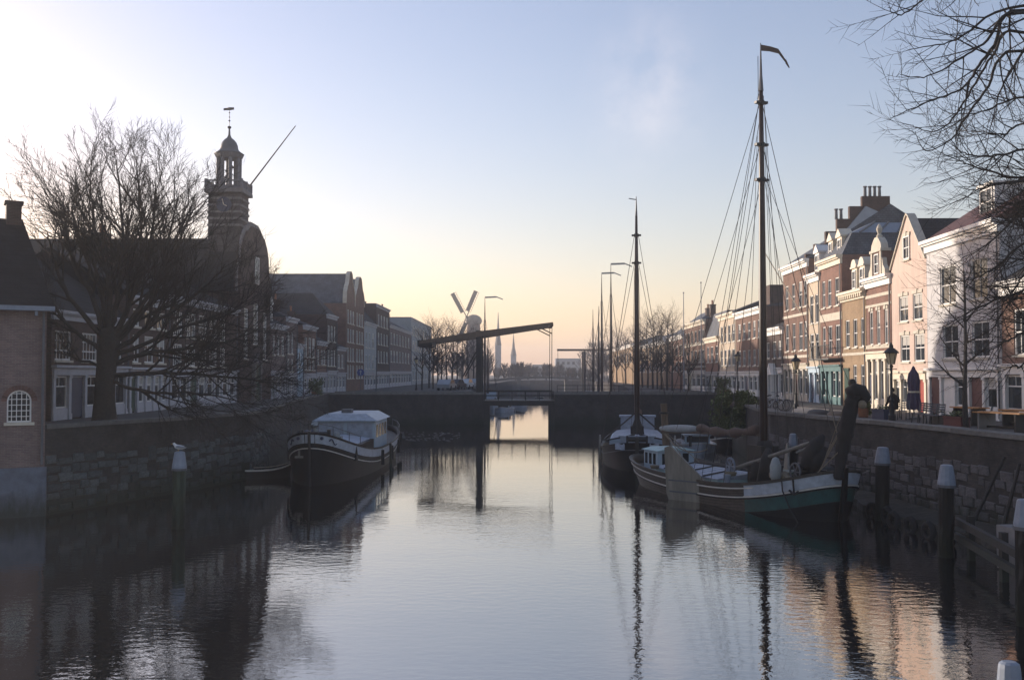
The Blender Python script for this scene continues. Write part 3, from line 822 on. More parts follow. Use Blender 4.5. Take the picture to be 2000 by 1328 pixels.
h9 = house('brown brick house with a dark square attic beside the tall mast', 'R', (1438,1490), 11.9, 'brown_brick', ('hip','roof_dark',1.0), 10,
      [(cols(1442,1447,1451,1456,1461,1466,1471,1476,1480,1486), 10.7, 9.0), (cols(1442,1447,1451,1456,1461,1466,1471,1476,1480,1486), 7.9, 6.3)], dict(top=5.7,bays=6,doors=(2,),door='navy'), group=GR)
q = MB(); q.box(1.2,2.2,8.5,6.2,7.5,11.2); q.build('attic', M['dark_brick'], h9)
h10 = house('cream fronted house with tall close-set windows', 'R', (1405,1438), 12.2, 'sand_wall', ('hip','roof_dark',1.8), 9,
      [(cols(1408,1412,1415,1419,1422,1427,1430,1435), 10.9, 9.0), (cols(1408,1412,1415,1419,1422,1427,1430,1435), 8.2, 6.4)], dict(top=5.7,bays=4,doors=(1,)), group=GR, cornice='cream')
h11 = house('lower orange brick house with a plain pale cornice', 'R', (1378,1405), 9.9, 'red_brick', ('mansard','roof_slate',3.9,2.0), 10,
      [(cols(1381,1385,1388,1393,1397,1402), 8.8, 6.9)], dict(top=5.7,bays=4,doors=(1,),trim='grey_wall'), group=GR, cornice='cream')
h12 = house('dark brick house with rows of white banded windows', 'R', (1335,1378), 12.4, 'brown_brick', ('hip','roof_dark',1.4), 9,
      [(cols(1338,1341,1344,1347,1350,1354,1357,1361,1364,1368,1371,1375), 11.2, 9.6, 'small'), (cols(1338,1341,1344,1347,1350,1354,1357,1361,1364,1368,1371,1375), 8.6, 7.0, 'small')], dict(top=5.9,bays=5,doors=(1,)), group=GR, cornice='cream', bands=((9.2,.25),(6.3,.25)), chimney=((7,3,14.9,1.1),))
h13 = house('brick house with a steep grey pyramid roof at the far bend', 'R', (1308,1335), 11.2, 'red_brick', ('hip','roof_slate',3.6,2.4), 9,
      [(cols(1312,1316,1320,1324,1327,1332), 9.8, 8.2, 'small'), (cols(1312,1316,1320,1324,1327,1332), 7.3, 5.8, 'small')], None, group=GR, chimney=((12.5,4,15.0,1.2),))
h14 = house('long ochre low building at the far end of the sunlit row', 'R', (1240,1300), 11.0, 'ochre', ('saddle','roof_slate',2.2), 10,
      [([(1244+6*k,1247.5+6*k) for k in range(9)], 9.8, 8.2, 'small'), ([(1244+6*k,1247.5+6*k) for k in range(9)], 7.4, 5.8, 'small')], None, group=GR)
h15 = house('farthest ochre building seen between the masts', 'R', (1190,1238), 12.0, 'ochre', ('hip','roof_slate',2.0), 12,
      [([(1194+6*k,1197+6*k) for k in range(7)], 10.2, 8.0, 'small')], None, group=GR)

# ------------------------------------------------------------------ the shadowed row on the left, near to far
GL = 'houses in the shadowed canal row'
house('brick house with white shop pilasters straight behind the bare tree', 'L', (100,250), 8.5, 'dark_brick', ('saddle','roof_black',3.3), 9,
      [(cols(107,139,160,190,212,238), 7.55, 6.15,'grid')], dict(trim='shaded_white',top=5.85,bays=5,doors=(1,3),door='navy'), group=GL, blind=False)
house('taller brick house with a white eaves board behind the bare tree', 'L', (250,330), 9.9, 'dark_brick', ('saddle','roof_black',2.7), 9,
      [(cols(259,272,282,300,306,322), 7.7, 6.15), (cols(259,272,282,300,306,322), 9.2, 8.2,'small')], dict(trim='shaded_white',top=5.8,bays=5,doors=(0,),door='green_door'), group=GL, chimney=((7.0,4.4,14.2,1.0),))
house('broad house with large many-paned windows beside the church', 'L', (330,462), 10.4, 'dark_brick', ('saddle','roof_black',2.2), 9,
      [(cols(338,356,362,382,388,404,409,424,430,440), 9.5, 7.9,'grid'), (cols(338,356,362,382,388,404,409,424,430,440), 7.4, 6.0,'grid')], dict(trim='shaded_white',top=5.7,bays=8,doors=(2,)), group=GL, blind=False)
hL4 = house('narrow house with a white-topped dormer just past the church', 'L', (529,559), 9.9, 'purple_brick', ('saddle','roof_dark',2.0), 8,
      [(cols(533,537,541,546,550,555), 8.9, 7.2)], dict(trim='shaded_white',top=5.7,bays=4,doors=(0,)), group=GL)
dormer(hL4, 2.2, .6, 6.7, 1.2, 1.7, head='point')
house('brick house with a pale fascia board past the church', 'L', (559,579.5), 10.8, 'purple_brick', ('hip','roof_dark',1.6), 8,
      [(cols(562,566,569,573), 9.4, 7.4), (cols(562,566,569,573), 6.9, 5.7,'small')], dict(trim='shaded_white',top=5.5,bays=3,doors=(0,)), chimney=((3.9,3,13.4,.8),), group=GL)
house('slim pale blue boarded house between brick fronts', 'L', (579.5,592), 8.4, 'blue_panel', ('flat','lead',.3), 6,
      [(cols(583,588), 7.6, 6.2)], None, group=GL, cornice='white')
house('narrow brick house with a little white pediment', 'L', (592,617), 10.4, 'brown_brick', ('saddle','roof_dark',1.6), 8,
      [(cols(595,600,603,608,610,615), 9.2, 7.2), (cols(595,600,603,608,610,615), 6.9, 5.9,'small')], dict(trim='shaded_white',top=5.5,bays=3,doors=(2,)), chimney=((5,4,13.2,.8),), group=GL)
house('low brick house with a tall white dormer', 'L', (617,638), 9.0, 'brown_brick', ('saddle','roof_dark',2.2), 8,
      [(cols(620,624,627,631,632,636), 8.1, 6.5)], dict(trim='shaded_white',top=5.6,bays=3,doors=(1,)), chimney=((5.8,4,12.4,.8),), group=GL)
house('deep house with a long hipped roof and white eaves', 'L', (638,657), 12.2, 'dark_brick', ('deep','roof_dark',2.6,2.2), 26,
      [(cols(640,644,646,650,652,655), 11.0, 9.2), (cols(640,644,646,650,652,655), 8.2, 6.4)], dict(trim='shaded_white',top=5.8,bays=3), group=GL)
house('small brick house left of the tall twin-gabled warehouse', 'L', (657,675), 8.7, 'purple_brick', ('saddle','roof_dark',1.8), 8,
      [(cols(660,664,667,671), 7.8, 6.2)], dict(trim='shaded_white',top=5.6,bays=3), group=GL)
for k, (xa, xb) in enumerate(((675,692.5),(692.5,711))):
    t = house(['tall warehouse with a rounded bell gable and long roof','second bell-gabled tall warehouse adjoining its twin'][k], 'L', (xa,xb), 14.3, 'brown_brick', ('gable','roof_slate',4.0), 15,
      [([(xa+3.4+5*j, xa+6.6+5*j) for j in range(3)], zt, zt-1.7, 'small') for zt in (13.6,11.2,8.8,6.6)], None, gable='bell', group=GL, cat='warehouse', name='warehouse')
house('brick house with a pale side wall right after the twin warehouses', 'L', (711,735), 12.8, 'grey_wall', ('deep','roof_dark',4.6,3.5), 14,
      [(cols(714,717,720,723,727,731), 11.4, 9.2), (cols(714,717,720,723,727,731), 8.2, 6.2)], dict(trim='shaded_white',top=5.7,bays=4), group=GL)
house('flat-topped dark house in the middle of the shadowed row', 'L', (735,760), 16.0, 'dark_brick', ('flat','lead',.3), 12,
      [([(738+5.5*j,741+5.5*j) for j in range(4)], zt, zt-1.8, 'small') for zt in (14.6,11.8,9.0)], dict(trim='shaded_white',top=5.8,bays=5), chimney=((13,4,17.2,1.2),), group=GL)
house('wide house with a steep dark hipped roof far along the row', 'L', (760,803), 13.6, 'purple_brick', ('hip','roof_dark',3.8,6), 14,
      [([(763+5.6*j,766+5.6*j) for j in range(7)], zt, zt-1.9, 'small') for zt in (12.4,9.4)], dict(trim='shaded_white',top=5.9,bays=8), chimney=((28,5,18.2,1.4),), group=GL)
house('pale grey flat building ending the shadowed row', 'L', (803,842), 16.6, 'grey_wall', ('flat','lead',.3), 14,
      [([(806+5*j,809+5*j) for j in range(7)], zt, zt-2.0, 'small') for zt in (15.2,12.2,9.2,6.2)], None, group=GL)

M['arch_brick'] = mat('arch_brick_red', (.13,.07,.055), .85, .3, 6, .3, 30, objvar=.3)
# ------------------------------------------------------------------ brick warehouse standing in the water, far left
a, b = Vector((-24.5,36.2)), Vector((-18.15,39.9))
d = (b-a).normalized(); L = (b-a).length
t = thing('waterside_building', 'weathered brick building rising straight from the water with an arched window', 'building', (a.x,a.y,0), math.atan2(d.y,d.x))
EV = 7.95; xw = L-.92; R_ = .43; HS = .80; N = 12; Z0 = 3.64      # window half width, straight height, arc steps, sill height
mb = MB(); face_grid(mb, -3, L, 1.9, EV, [(xw-R_,xw+R_,Z0,Z0+HS+R_)], .22)
for sd in (-1,1):                                    # masonry corners round the arch
    arc = [(xw+sd*R_*cos(k*pi/2/N), Z0+HS+R_*sin(k*pi/2/N)) for k in range(N+1)]
    pts = arc+[(xw+sd*R_, Z0+HS+R_)]
    mb.add([(x,.0,z) for x,z in pts], [tuple(range(len(pts)))[::sd]])
    mb.add([(x,y,z) for x,z in arc for y in (0,.18)], [(2*k,2*k+2,2*k+3,2*k+1)[::sd] for k in range(N)])
mb.add([(L,0,1.9),(L,9,1.9),(L,9,EV),(L,0,EV)], [(0,1,2,3)])
mb.add([(-3,0,1.9),(-3,9,1.9),(-3,9,EV),(-3,0,EV)], [(3,2,1,0)]); mb.build('wall', M['purple_brick'], t)
mb = MB(); mb.flat([(-3.1,-.08),(L+.03,-.08),(L+.08,.0),(L+.08,9),(-3.1,9)], -.8, 1.9); mb.build('plinth', M['plinth'], t)
w_ = MB(); ri = R_-.055
outer = [(-R_,0),(R_,0)]+[(R_*cos(k*pi/N),HS+R_*sin(k*pi/N)) for k in range(N+1)]
inner = [(-ri,.055),(ri,.055)]+[(ri*cos(k*pi/N),HS+ri*sin(k*pi/N)) for k in range(N+1)]
n = len(outer)
w_.add([(x,.03,z) for x,z in outer]+[(x,.03,z) for x,z in inner]+[(x,.12,z) for x,z in inner]+[(x,.12,z) for x,z in outer],
       [(i,(i+1)%n,n+(i+1)%n,n+i) for i in range(n)]+[(n+i,n+(i+1)%n,2*n+(i+1)%n,2*n+i) for i in range(n)])
for k in range(1,5):
    xk = -R_+2*R_*k/5; w_.box(xk-.014,.04,.05,xk+.014,.1,HS+math.sqrt(max(0,ri*ri-xk*xk)))
for k in range(1,6):
    zk = .22*k; hw = ri if zk < HS else math.sqrt(max(0,ri*ri-(zk-HS)**2)); w_.box(-hw,.045,zk-.014,hw,.095,zk+.014)
wo = w_.build('arched_window', M['white'], t, loc=(xw,.03,Z0))
pp = MB(); pp.add([(x,.11,z) for x,z in inner], [tuple(range(n))]); pp.build('pane', M['glass'], wo)
q = MB(); q.box(-R_-.1,-.13,-.12,R_+.1,.05,-.005); q.build('sill', M['pale_stone'], wo)
bk = MB()
for k in range(15):                                  # ring of bricks on edge round the arch
    a0, a1 = (k+.06)*pi/15, (k+.94)*pi/15
    q = MB(); q.add([(r*cos(aa),yy,HS+r*sin(aa)) for yy in (-.045,.02) for r,aa in ((R_+.01,a0),(R_+.2,a0),(R_+.2,a1),(R_+.01,a1))],
           [(0,1,2,3)[::-1],(4,5,6,7),(1,2,6,5),(0,4,7,3),(0,1,5,4),(2,3,7,6)]); q.build('arch_brick', M['arch_brick'], wo)
q = MB(); q.box(-3.2,-.42,EV-.02,L+.25,.05,EV+.16); q.build('gutter', M['cap'], t)
for k in range(5):
    q = MB(); q.box(L-.4-k*1.4-.05,-.34,EV-.2,L-.4-k*1.4+.05,0,EV-.022); q.build('gutter_bracket', M['cap'], t)
q = MB(); q.add([(-3.2,-.38,EV+.16),(L+.22,-.38,EV+.16),(L+.22,9.2,EV+.16),(-3.2,9.2,EV+.16),(-1.5,4.4,12.05),(L-.55,4.4,12.05)],
                [(0,1,5,4),(1,2,5),(2,3,4,5),(3,0,4),(3,2,1,0)]); rf = q.build('roof', M['roof_black'], t)
q = MB(); q.box(L-1.2,4.05,11.4,L-.62,4.7,12.65); q.box(L-1.27,3.98,12.65,L-.55,4.77,12.78); q.build('chimney', M['dark_brick'], t)
q = MB(); q.tube([(L-.12,-.12,EV-.05),(L-.12,-.12,2.0)],.05,6); q.build('downpipe', M['lead'], t)

# ------------------------------------------------------------------ church
M['tower_brick'] = brick('dark_tower_brick', (.062,.05,.05), (.09,.072,.07), (.09,.085,.085))  # darker, cooler brick for the tower
M['tower_grey'] = mat('silhouette_grey_timber', (.15,.15,.165), .75, .25, 3)  # white timber turned grey: backlit silhouette put into the colour
M['band_stone'] = mat('dark_band_stone', (.17,.155,.15), .85, .3, 3)  # darker trim stone for the church
t = thing('church', 'dark brick church with an octagonal lantern tower and balustrade', 'church', (-21.15,84.5,QZ), pi/2-math.atan(.01))
W = 9.6
mb = MB(); face_grid(mb, -W/2, W/2, 0, 8.6, [(-3.6,-2.4,3.4,7.4),(2.4,3.6,3.4,7.4),(-.75,.75,4.6,8.0)], .25)
mb.add([(-W/2,0,0),(-W/2,0,8.6),(-W/2,26,8.6),(-W/2,26,0),(W/2,0,0),(W/2,0,8.6),(W/2,26,8.6),(W/2,26,0)], [(3,2,1,0),(4,5,6,7),(2,3,7,6)])
mb.build('wall', M['dark_brick'], t)
for x_, z_, w2, h2_ in ((-3,3.4,1.2,4.0),(3,3.4,1.2,4.0),(0,4.6,1.5,3.4)): put_window(t, x_, z_, w2, h2_, 'grid', blind=False)
dd = MB(); dd.box(-.9,-.1,0,.9,.05,3.0); do = dd.build('door', M['green_door'], t); q = MB(); q.prism([(-1.3,3.0),(1.3,3.0),(0,3.9)],-.3,.02); q.box(-1.2,-.25,0,-.9,0,3.0); q.box(.9,-.25,0,1.2,0,3.0); q.build('door_surround', M['band_stone'], do)
gm = MB(); prof = [(.5,.0),(.5,.32),(.44,.36),(.42,.62),(.36,.78),(.27,.90),(.2,.93),(.13,1.0)]
poly = [(W*a,8.6+5.6*b_) for a,b_ in prof]+[(-W*a,8.6+5.6*b_) for a,b_ in reversed(prof)]
gm.prism([(-W/2,8.6),(W/2,8.6)][:0]+[poly[-1]]+poly[:-1], -.02, .5); gb = gm.build('gable', M['dark_brick'], t)
for (xa,za),(xb,zb) in zip(poly[:-1],poly[1:]):
    if math.dist((xa,za),(xb,zb)) < .05: continue
    q = MB(); q.bar((xa,.24,za+.05),(xb,.24,zb+.05),.7,.12,(0,1,0)); q.build('coping', M['band_stone'], gb)
rw_ = window_meshes(1.1,2.2,'surface'); o = link('window', rw_[0], gb, (0,-.06,9.6)); link('pane', rw_[1], gb, (0,-.06,9.6))
q = MB(); q.add([(-W/2-.2,.4,8.6),(W/2+.2,.4,8.6),(W/2+.2,26,8.6),(-W/2-.2,26,8.6),(0,.4,13.4),(0,26,13.4)],[(0,1,4),(1,2,5,4),(2,3,5),(3,0,4,5),(3,2,1,0)])
q.build('roof', M['roof_black'], t)
TY = 2.35                                          # tower centre behind the gable
tw = MB(); s_ = 1.3
tw.box(-s_,TY-s_,6,s_,TY+s_,14.75); two = tw.build('tower', M['tower_brick'], t)
for k in range(5):
    z_ = 12.0+k*.55; q = MB(); q.box(-s_-.07,TY-s_-.07,z_,s_+.07,TY+s_+.07,z_+.17); q.build('stone_band', M['band_stone'], two)
q = MB(); q.box(-s_-.28,TY-s_-.28,14.75,s_+.28,TY+s_+.28,15.05); q.build('cornice', M['band_stone'], two)
for sx in (-1,1):                                   # clock faces on the sides seen from the canal
    q = MB(); 
    q.tube([(sx*(s_+.02),TY,13.75),(sx*(s_+.12),TY,13.75)],.62,20)
    ck = q.build('clock_face', M['navy'], two)
    q = MB(); q.bar((sx*(s_+.16),TY,13.75),(sx*(s_+.16),TY+.12,14.2),.05,.07,(1,0,0)); q.bar((sx*(s_+.16),TY,13.75),(sx*(s_+.16),TY-.28,13.6),.05,.07,(1,0,0))
    q.build('clock_hands', M['cream'], two)
bs = MB()
c_ = s_+.16
for sx,sy,ex,ey in ((-c_,-c_,c_,-c_),(c_,-c_,c_,c_),(c_,c_,-c_,c_),(-c_,c_,-c_,-c_)):
    bs.bar((sx,TY+sy,15.72),(ex,TY+ey,15.72),.14,.12); bs.bar((sx,TY+sy,15.12),(ex,TY+ey,15.12),.14,.12)
bo = bs.build('balustrade', M['tower_grey'], t)
bq = MB(); bq.lathe([(.05,0),(.085,.15),(.05,.35),(.05,.46)],6); bme = bq.mesh('baluster', M['tower_grey'])
pq = MB(); pq.box(-.1,-.1,-.06,.1,.1,.68); pme = pq.mesh('baluster_post', M['tower_grey'])
for sx,sy,ex,ey in ((-c_,-c_,c_,-c_),(c_,-c_,c_,c_),(c_,c_,-c_,c_),(-c_,c_,-c_,-c_)):
    for k in range(10):
        f = k/10
        link('baluster' if k % 5 else 'baluster_post', pme if k % 5 == 0 else bme, bo, (sx+(ex-sx)*f, TY+sy+(ey-sy)*f, 15.18))
ln = MB(); r_ = .96
lnb = MB(); lnb.lathe([(r_+.08,15.05),(r_+.08,15.45),(r_,15.46)],8,(0,TY,0)); ln.lathe([(r_,17.75),(r_+.12,17.85),(r_+.22,18.05),(r_+.22,18.15)],8,(0,TY,0))
lo = ln.build('lantern', M['tower_grey'], t); lnb.build('lantern_base', M['tower_grey'], lo)
for k in range(8):
    a_ = 2*pi*(k+.5)/8
    q = MB(); q.box(-.14,-.12,15.45,.14,.12,17.76); p_ = q.build('lantern_post', M['tower_grey'], lo, loc=(r_*cos(a_)*.93,TY+r_*sin(a_)*.93,0)); p_.rotation_euler = (0,0,a_+pi/2)
q = MB()
for k in range(4):
    q.lathe([(.18,16.2+k*.32),(.24,16.1+k*.32),(.02,16.38+k*.32)],8,((-.3+.2*k),TY+.15*(-1)**k,0))
q.build('bells', M['lead'], lo)
dm_ = MB(); dm_.lathe([(1.24,18.15),(1.0,18.35),(.78,18.62),(.72,18.85),(.70,19.1),(.60,19.45),(.40,19.78),(.20,19.98),(.10,20.3),(.07,20.9),(.05,21.0)],16,(0,TY,0)); do_ = dm_.build('dome', M['lead'], t, smooth=True)
q = MB(); q.ball((0,TY,21.15),.17,8,6); q.tube([(0,TY,21.0),(0,TY,23.2)],.025,5); q.ball((0,TY,21.9),.09,6,5); q.ball((0,TY,22.3),.07,6,5); q.ball((0,TY,22.8),.07,6,5); q.build('finial', M['iron'], do_)
q = MB(); q.flat([(-.25,TY-.45),(-.05,TY-.1),(.0,TY+.5),(-.1,TY+.2),(-.3,TY)],23.05,23.3); q.build('weather_vane', M['iron'], do_)
def lift(z): return z if z < 7 else (z+2.25 if z <= 18.16 else 20.4+(z-18.15)*.75)
def raise_tower(o):
    if o.location.z > 7: o.location.z = lift(o.location.z)
    elif o.data.users == 1 or not o.data.get('lifted'):
        for v in o.data.vertices: v.co.z = lift(v.co.z)
        o.data['lifted'] = 1
    for c in o.children: raise_tower(c)
for o in (two, bo, lo, do_): raise_tower(o)
q = MB(); q.tube([(0.9,.8,18.0),(3.4,-2.4,23.6)],[.07,.04],6); q.build('flagpole', M['wood'], t)
# ------------------------------------------------------------------ drawbridge
BD = 112.0
t = thing('drawbridge', 'wooden drawbridge with a long tilted balance beam on a tall dark portal', 'drawbridge', (0,BD,0))
for nm, x0, x1 in (('abutment',-20.6,-3.1),('abutment',4.65,23.2)):
    q = MB(); q.box(x0,0,-.6,x1,7.5,3.22); ab = q.build(nm, M['quay_brick'], t)
    q = MB(); q.box(x0,-.12,3.222,x1,.45,3.46); q.box(x0,7.05,3.222,x1,7.62,3.46); q.build('coping', M['concrete_dark'], ab)
    q = MB(); n = int((x1-x0)/2.2)
    for k in range(n+1):
        x_ = x0+.3+k*(x1-x0-.6)/n; q.box(x_-.03,.1,3.46,x_+.03,.16,4.25)
    q.box(x0+.3,.1,4.2,x1-.3,.16,4.26); q.box(x0+.3,.1,3.8,x1-.3,.15,3.84)
    if x0 > 0: q.build('railing', M['iron'], ab)
for k,x_ in enumerate((-3.1+.35, 4.65-.35)):
    q = MB(); q.box(x_-.35,-.25,-.6,x_+.35,.05,2.3); q.build('fender_timber', M['tar'], t)
# deck
q = MB(); q.box(-3.3,.6,2.30,4.75,6.9,2.52); dk = q.build('deck', M['tar'], t)
for y_ in (.75,2.7,4.7,6.6):
    q = MB(); q.box(-3.2,y_-.12,2.0,4.7,y_+.12,2.298); q.build('deck_beam', M['tar'], dk)
pm = MB(); pm.box(-.11,.5,2.524,.11,7.0,2.58); pme = pm.mesh('plank', M['grey_wood'])
for k in range(32): link('plank', pme, dk, (-3.15+k*.25,0,0))
for y_ in (.75,6.75):
    q = MB()
    for k in range(6): q.box(-3.0+k*1.5-.04,y_-.04,2.5,-3.0+k*1.5+.04,y_+.04,3.55)
    q.box(-3.1,y_-.04,3.5,4.6,y_+.04,3.6); q.box(-3.1,y_-.03,3.0,4.6,y_+.03,3.07); q.build('railing', M['white'] if y_ < 1 and False else M['tar'], dk)
# portal
for y_ in (.9,6.6):
    q = MB(); q.box(-3.95,y_-.28,1.0,-3.35,y_+.28,10.25); q.build('portal_post', M['tar'], t)
    q = MB(); q.bar((-3.6,y_,8.6),(-5.4,y_,5.2),.14,.14); q.build('brace', M['tar'], t)
q = MB(); q.box(-3.9,.6,9.4,-3.4,6.9,9.85); q.build('portal_crossbeam', M['tar'], t)
for y_ in (.55,6.95):
    q = MB()
    a, b = Vector((-10.2,y_,8.95)), Vector((4.5,y_,11.0))
    # tapered beam, deepest over the portal
    ds = [(0,.32),(.42,.62),(1,.34)]
    vs = []
    for f, h_ in ds:
        p = a.lerp(b,f); vs += [(p.x,y_-.2,p.z-h_/2),(p.x,y_+.2,p.z-h_/2),(p.x,y_+.2,p.z+h_/2),(p.x,y_-.2,p.z+h_/2)]
    fs = [(3,2,1,0),(8,9,10,11)]
    for r in (0,4):
        for c in range(4): fs.append((r+c,r+(c+1)%4,r+4+(c+1)%4,r+4+c))
    q.add(vs, fs); bb = q.build('balance_beam', M['wood'], t)
    q = MB(); q.bar((4.4,y_,10.9),(4.35,y_,2.6),.07,.07); q.build('lifting_rod', M['iron'], t)
    q = MB(); q.bar((4.42,y_,9.9),(2.8,y_,10.7),.1,.12); q.build('brace', M['wood'], bb)
q = MB(); q.box(-10.4,.5,8.5,-8.8,7.0,9.2); q.build('counterweight', M['tar'], t)
q = MB(); q.box(4.2,.5,10.75,4.55,7.0,11.05); q.build('end_crossbeam', M['wood'], t)

# reed and ice at the foot of the wall
q = MB()
for k in range(130):
    D = rng.uniform(83,97); X = rng.uniform(-11.5,-4.5) - (D-88)*.05; r_ = rng.uniform(.06,.2); n = rng.randint(4,6); a0 = rng.random()*6
    q.flat([(X+r_*rng.uniform(.6,1)*cos(a0+i*2*pi/n), D+r_*.8*rng.uniform(.6,1)*sin(a0+i*2*pi/n)) for i in range(n)], .004, .015+rng.random()*.03)
q.build('ice_fragments', M['ice'], kind='stuff')

# second, distant drawbridge and the low arched footbridge
t = thing('drawbridge', 'small distant drawbridge with a level beam on the hazy canal', 'drawbridge', (20,250,0))
q = MB(); q.bar((-9,0,11.3),(4,0,11.3),.4,.5); q.build('balance_beam', M['wood'], t)
for y_ in (0,5):
    q = MB(); q.box(-2.6,y_-.25,0,-2.0,y_+.25,11.0); q.build('portal_post', M['tar'], t)
q = MB(); q.bar((-2.2,0,9),(1.5,0,4),.2,.2); q.build('brace', M['tar'], t)
q = MB(); q.bar((-8.8,0,11.2),(-8.8,0,4.2),.09,.09); q.build('lifting_rod', M['iron'], t)
t = thing('footbridge', 'low arched bridge crossing the far canal in the haze', 'bridge', (9,300,0))
q = MB(); top = [(-16+32*k/16, 3.7+1.1*(1-(2*k/16-1)**2)) for k in range(17)]
low = [(-15+30*k/16, 3.1+1.05*(1-(2*k/16-1)**2)) for k in range(17)]
q.prism(list(reversed(top))+low, 0, 5); q.build('deck', M['concrete_dark'], t)
q = MB()
for k in range(16): q.bar((top[k][0],.1,top[k][1]+1),(top[k+1][0],.1,top[k+1][1]+1),.08,.08); q.box(top[k][0]-.04,.06,top[k][1],top[k][0]+.04,.14,top[k][1]+1)
q.build('railing', M['iron'], t)
for x_ in (-7,7):
    q = MB(); q.box(x_-.5,.5,-.6,x_+.5,4.5,4.0); q.build('pier', M['concrete_dark'], t)

# windmill
t = thing('windmill', 'tall tower mill with four sails rising behind the drawbridge', 'windmill', (-13.2,352,QZ))
q = MB(); q.lathe([(3.5,0),(3.2,6),(2.6,14),(2.2,19.5),(2.1,20.5)],16); q.build('tower', M['purple_brick'], t, smooth=True)
q = MB(); q.lathe([(6.2,5.9),(6.2,6.1)],16); 
for k in range(16): q.box(6.1*cos(k*pi/8)-.05,6.1*sin(k*pi/8)-.05,6.1,6.1*cos(k*pi/8)+.05,6.1*sin(k*pi/8)+.05,7.1)
q.build('gallery', M['grey_wood'], t)
q = MB(); q.ball((0,0,20.4),2.4,12,8,(1.2,1.15,.9)); q.build('cap', M['grey_wood'], t)
hub = Vector((-2.3,-2.9,21.6))
q = MB(); q.tube([hub+Vector((.4,.9,-.05)),hub+Vector((-.12,-.3,0))],.35,8); q.build('hub', M['grey_wood'], t)
for k, ang in enumerate((118,67,118+180,67+180)):
    a_ = radians(ang); dv = Vector((cos(a_),0,sin(a_))); nv = Vector((-sin(a_),0,cos(a_)))
    Ls = 9.4
    q = MB(); q.bar(hub, hub+dv*Ls, .3,.25, (0,1,0)); so = q.build('sail', M['grey_wood'], t)
    q = MB(); p0 = hub+dv*2+nv*.15; 
    q.add([hub+dv*2+nv*.15+Vector((0,.05,0)), hub+dv*Ls+nv*.15+Vector((0,.05,0)), hub+dv*Ls+nv*1.25+Vector((0,.25,0)), hub+dv*2+nv*1.2+Vector((0,.35,0)),
           hub+dv*2+nv*.15, hub+dv*Ls+nv*.15, hub+dv*Ls+nv*1.25+Vector((0,.2,0)), hub+dv*2+nv*1.2+Vector((0,.3,0))],
          [(0,1,2,3),(7,6,5,4),(0,4,5,1),(1,5,6,2),(2,6,7,3),(3,7,4,0)]); q.build('sail_cloth', M['grey_wood'], so)
    q = MB()
    for j in range(9):
        pj = hub+dv*(2+j*.9); q.bar(pj-nv*.7, pj+nv*1.35, .09,.09,(0,1,0))
    q.bar(hub+dv*2-nv*.65, hub+dv*Ls-nv*.65, .1,.1,(0,1,0)); q.build('sail_lattice', M['grey_wood'], so)

# hazy church spires, far trees and buildings
for x_, top, D, lab in ((973,610,520,'hazy needle church spire behind the balance beam'),(1003,652,560,'shorter hazy spire beyond the far trees')):
    p = at(x_, top, D)
    t = thing('church_spire', lab, 'church', (p.x,D,QZ))
    q = MB(); q.box(-1.5,-1.5,0,1.5,1.5,(p.z-QZ)*.5); q.build('tower', M['grey_wall'], t)
    q = MB(); q.lathe([(1.8,(p.z-QZ)*.5),(.75,(p.z-QZ)*.7),(.4,(p.z-QZ)*.86),(.12,p.z-QZ)],8); q.build('spire', M['lead'], t)
for x0,x1,y_,D,lab in ((1085,1135,700,520,'hazy pale flat block on the horizon'),(1040,1072,712,540,'low hazy flat block on the horizon by the lifting rod')):
    a, b = at(x0,y_,D), at(x1,y_,D)
    t = thing('apartment_block', lab, 'building', (a.x,D,QZ))
    face = MB(); WW = b.x-a.x; HH = a.z-QZ; hol = []
    for i in range(int(WW/2.6)):
        for j in range(max(1,int(HH/3))): hol.append((i*2.6+.7,i*2.6+2.0,j*3+.9,j*3+2.3))
    hol = [h for h in hol if h[1] < WW-.2 and h[3] < HH-.3]
    face_grid(face,0,WW,0,HH,hol,.3); face.add([(0,0,0),(0,0,HH),(0,12,HH),(0,12,0),(WW,0,0),(WW,0,HH),(WW,12,HH),(WW,12,0)],[(3,2,1,0),(4,5,6,7),(1,5,6,2),(2,6,7,3)])
    face.build('wall', M['grey_wall'], t)
    for h in hol:
        q = MB(); q.add([(h[0],.2,h[2]),(h[1],.2,h[2]),(h[1],.2,h[3]),(h[0],.2,h[3])],[(0,1,2,3)]); q.build('window', M['glass'], t)
# ------------------------------------------------------------------ bare winter trees
def grow(mb, p, d, L, r, lvl, rg, cfg):
    """one branch and everything that leaves it"""
    n = max(2, int(L/cfg['seg'][lvl])+1)
    pts, rad = [Vector(p)], [r]; d = Vector(d).normalized(); p = Vector(p)
    end = r*cfg.get('taper',.35)
    for i in range(n):
        d = d + Vector((rg.uniform(-1,1),rg.uniform(-1,1),rg.uniform(-1,1)))*cfg['wig'][lvl] + Vector((0,0,cfg['up'][lvl]))
        d.normalize(); p = p + d*(L/n); pts.append(p.copy()); rad.append(r+(end-r)*(i+1)/n)
    mb.tube(pts, rad, 5 if lvl < 2 else 3, caps=False)
    sprout(mb, pts, rad, L, lvl, rg, cfg)

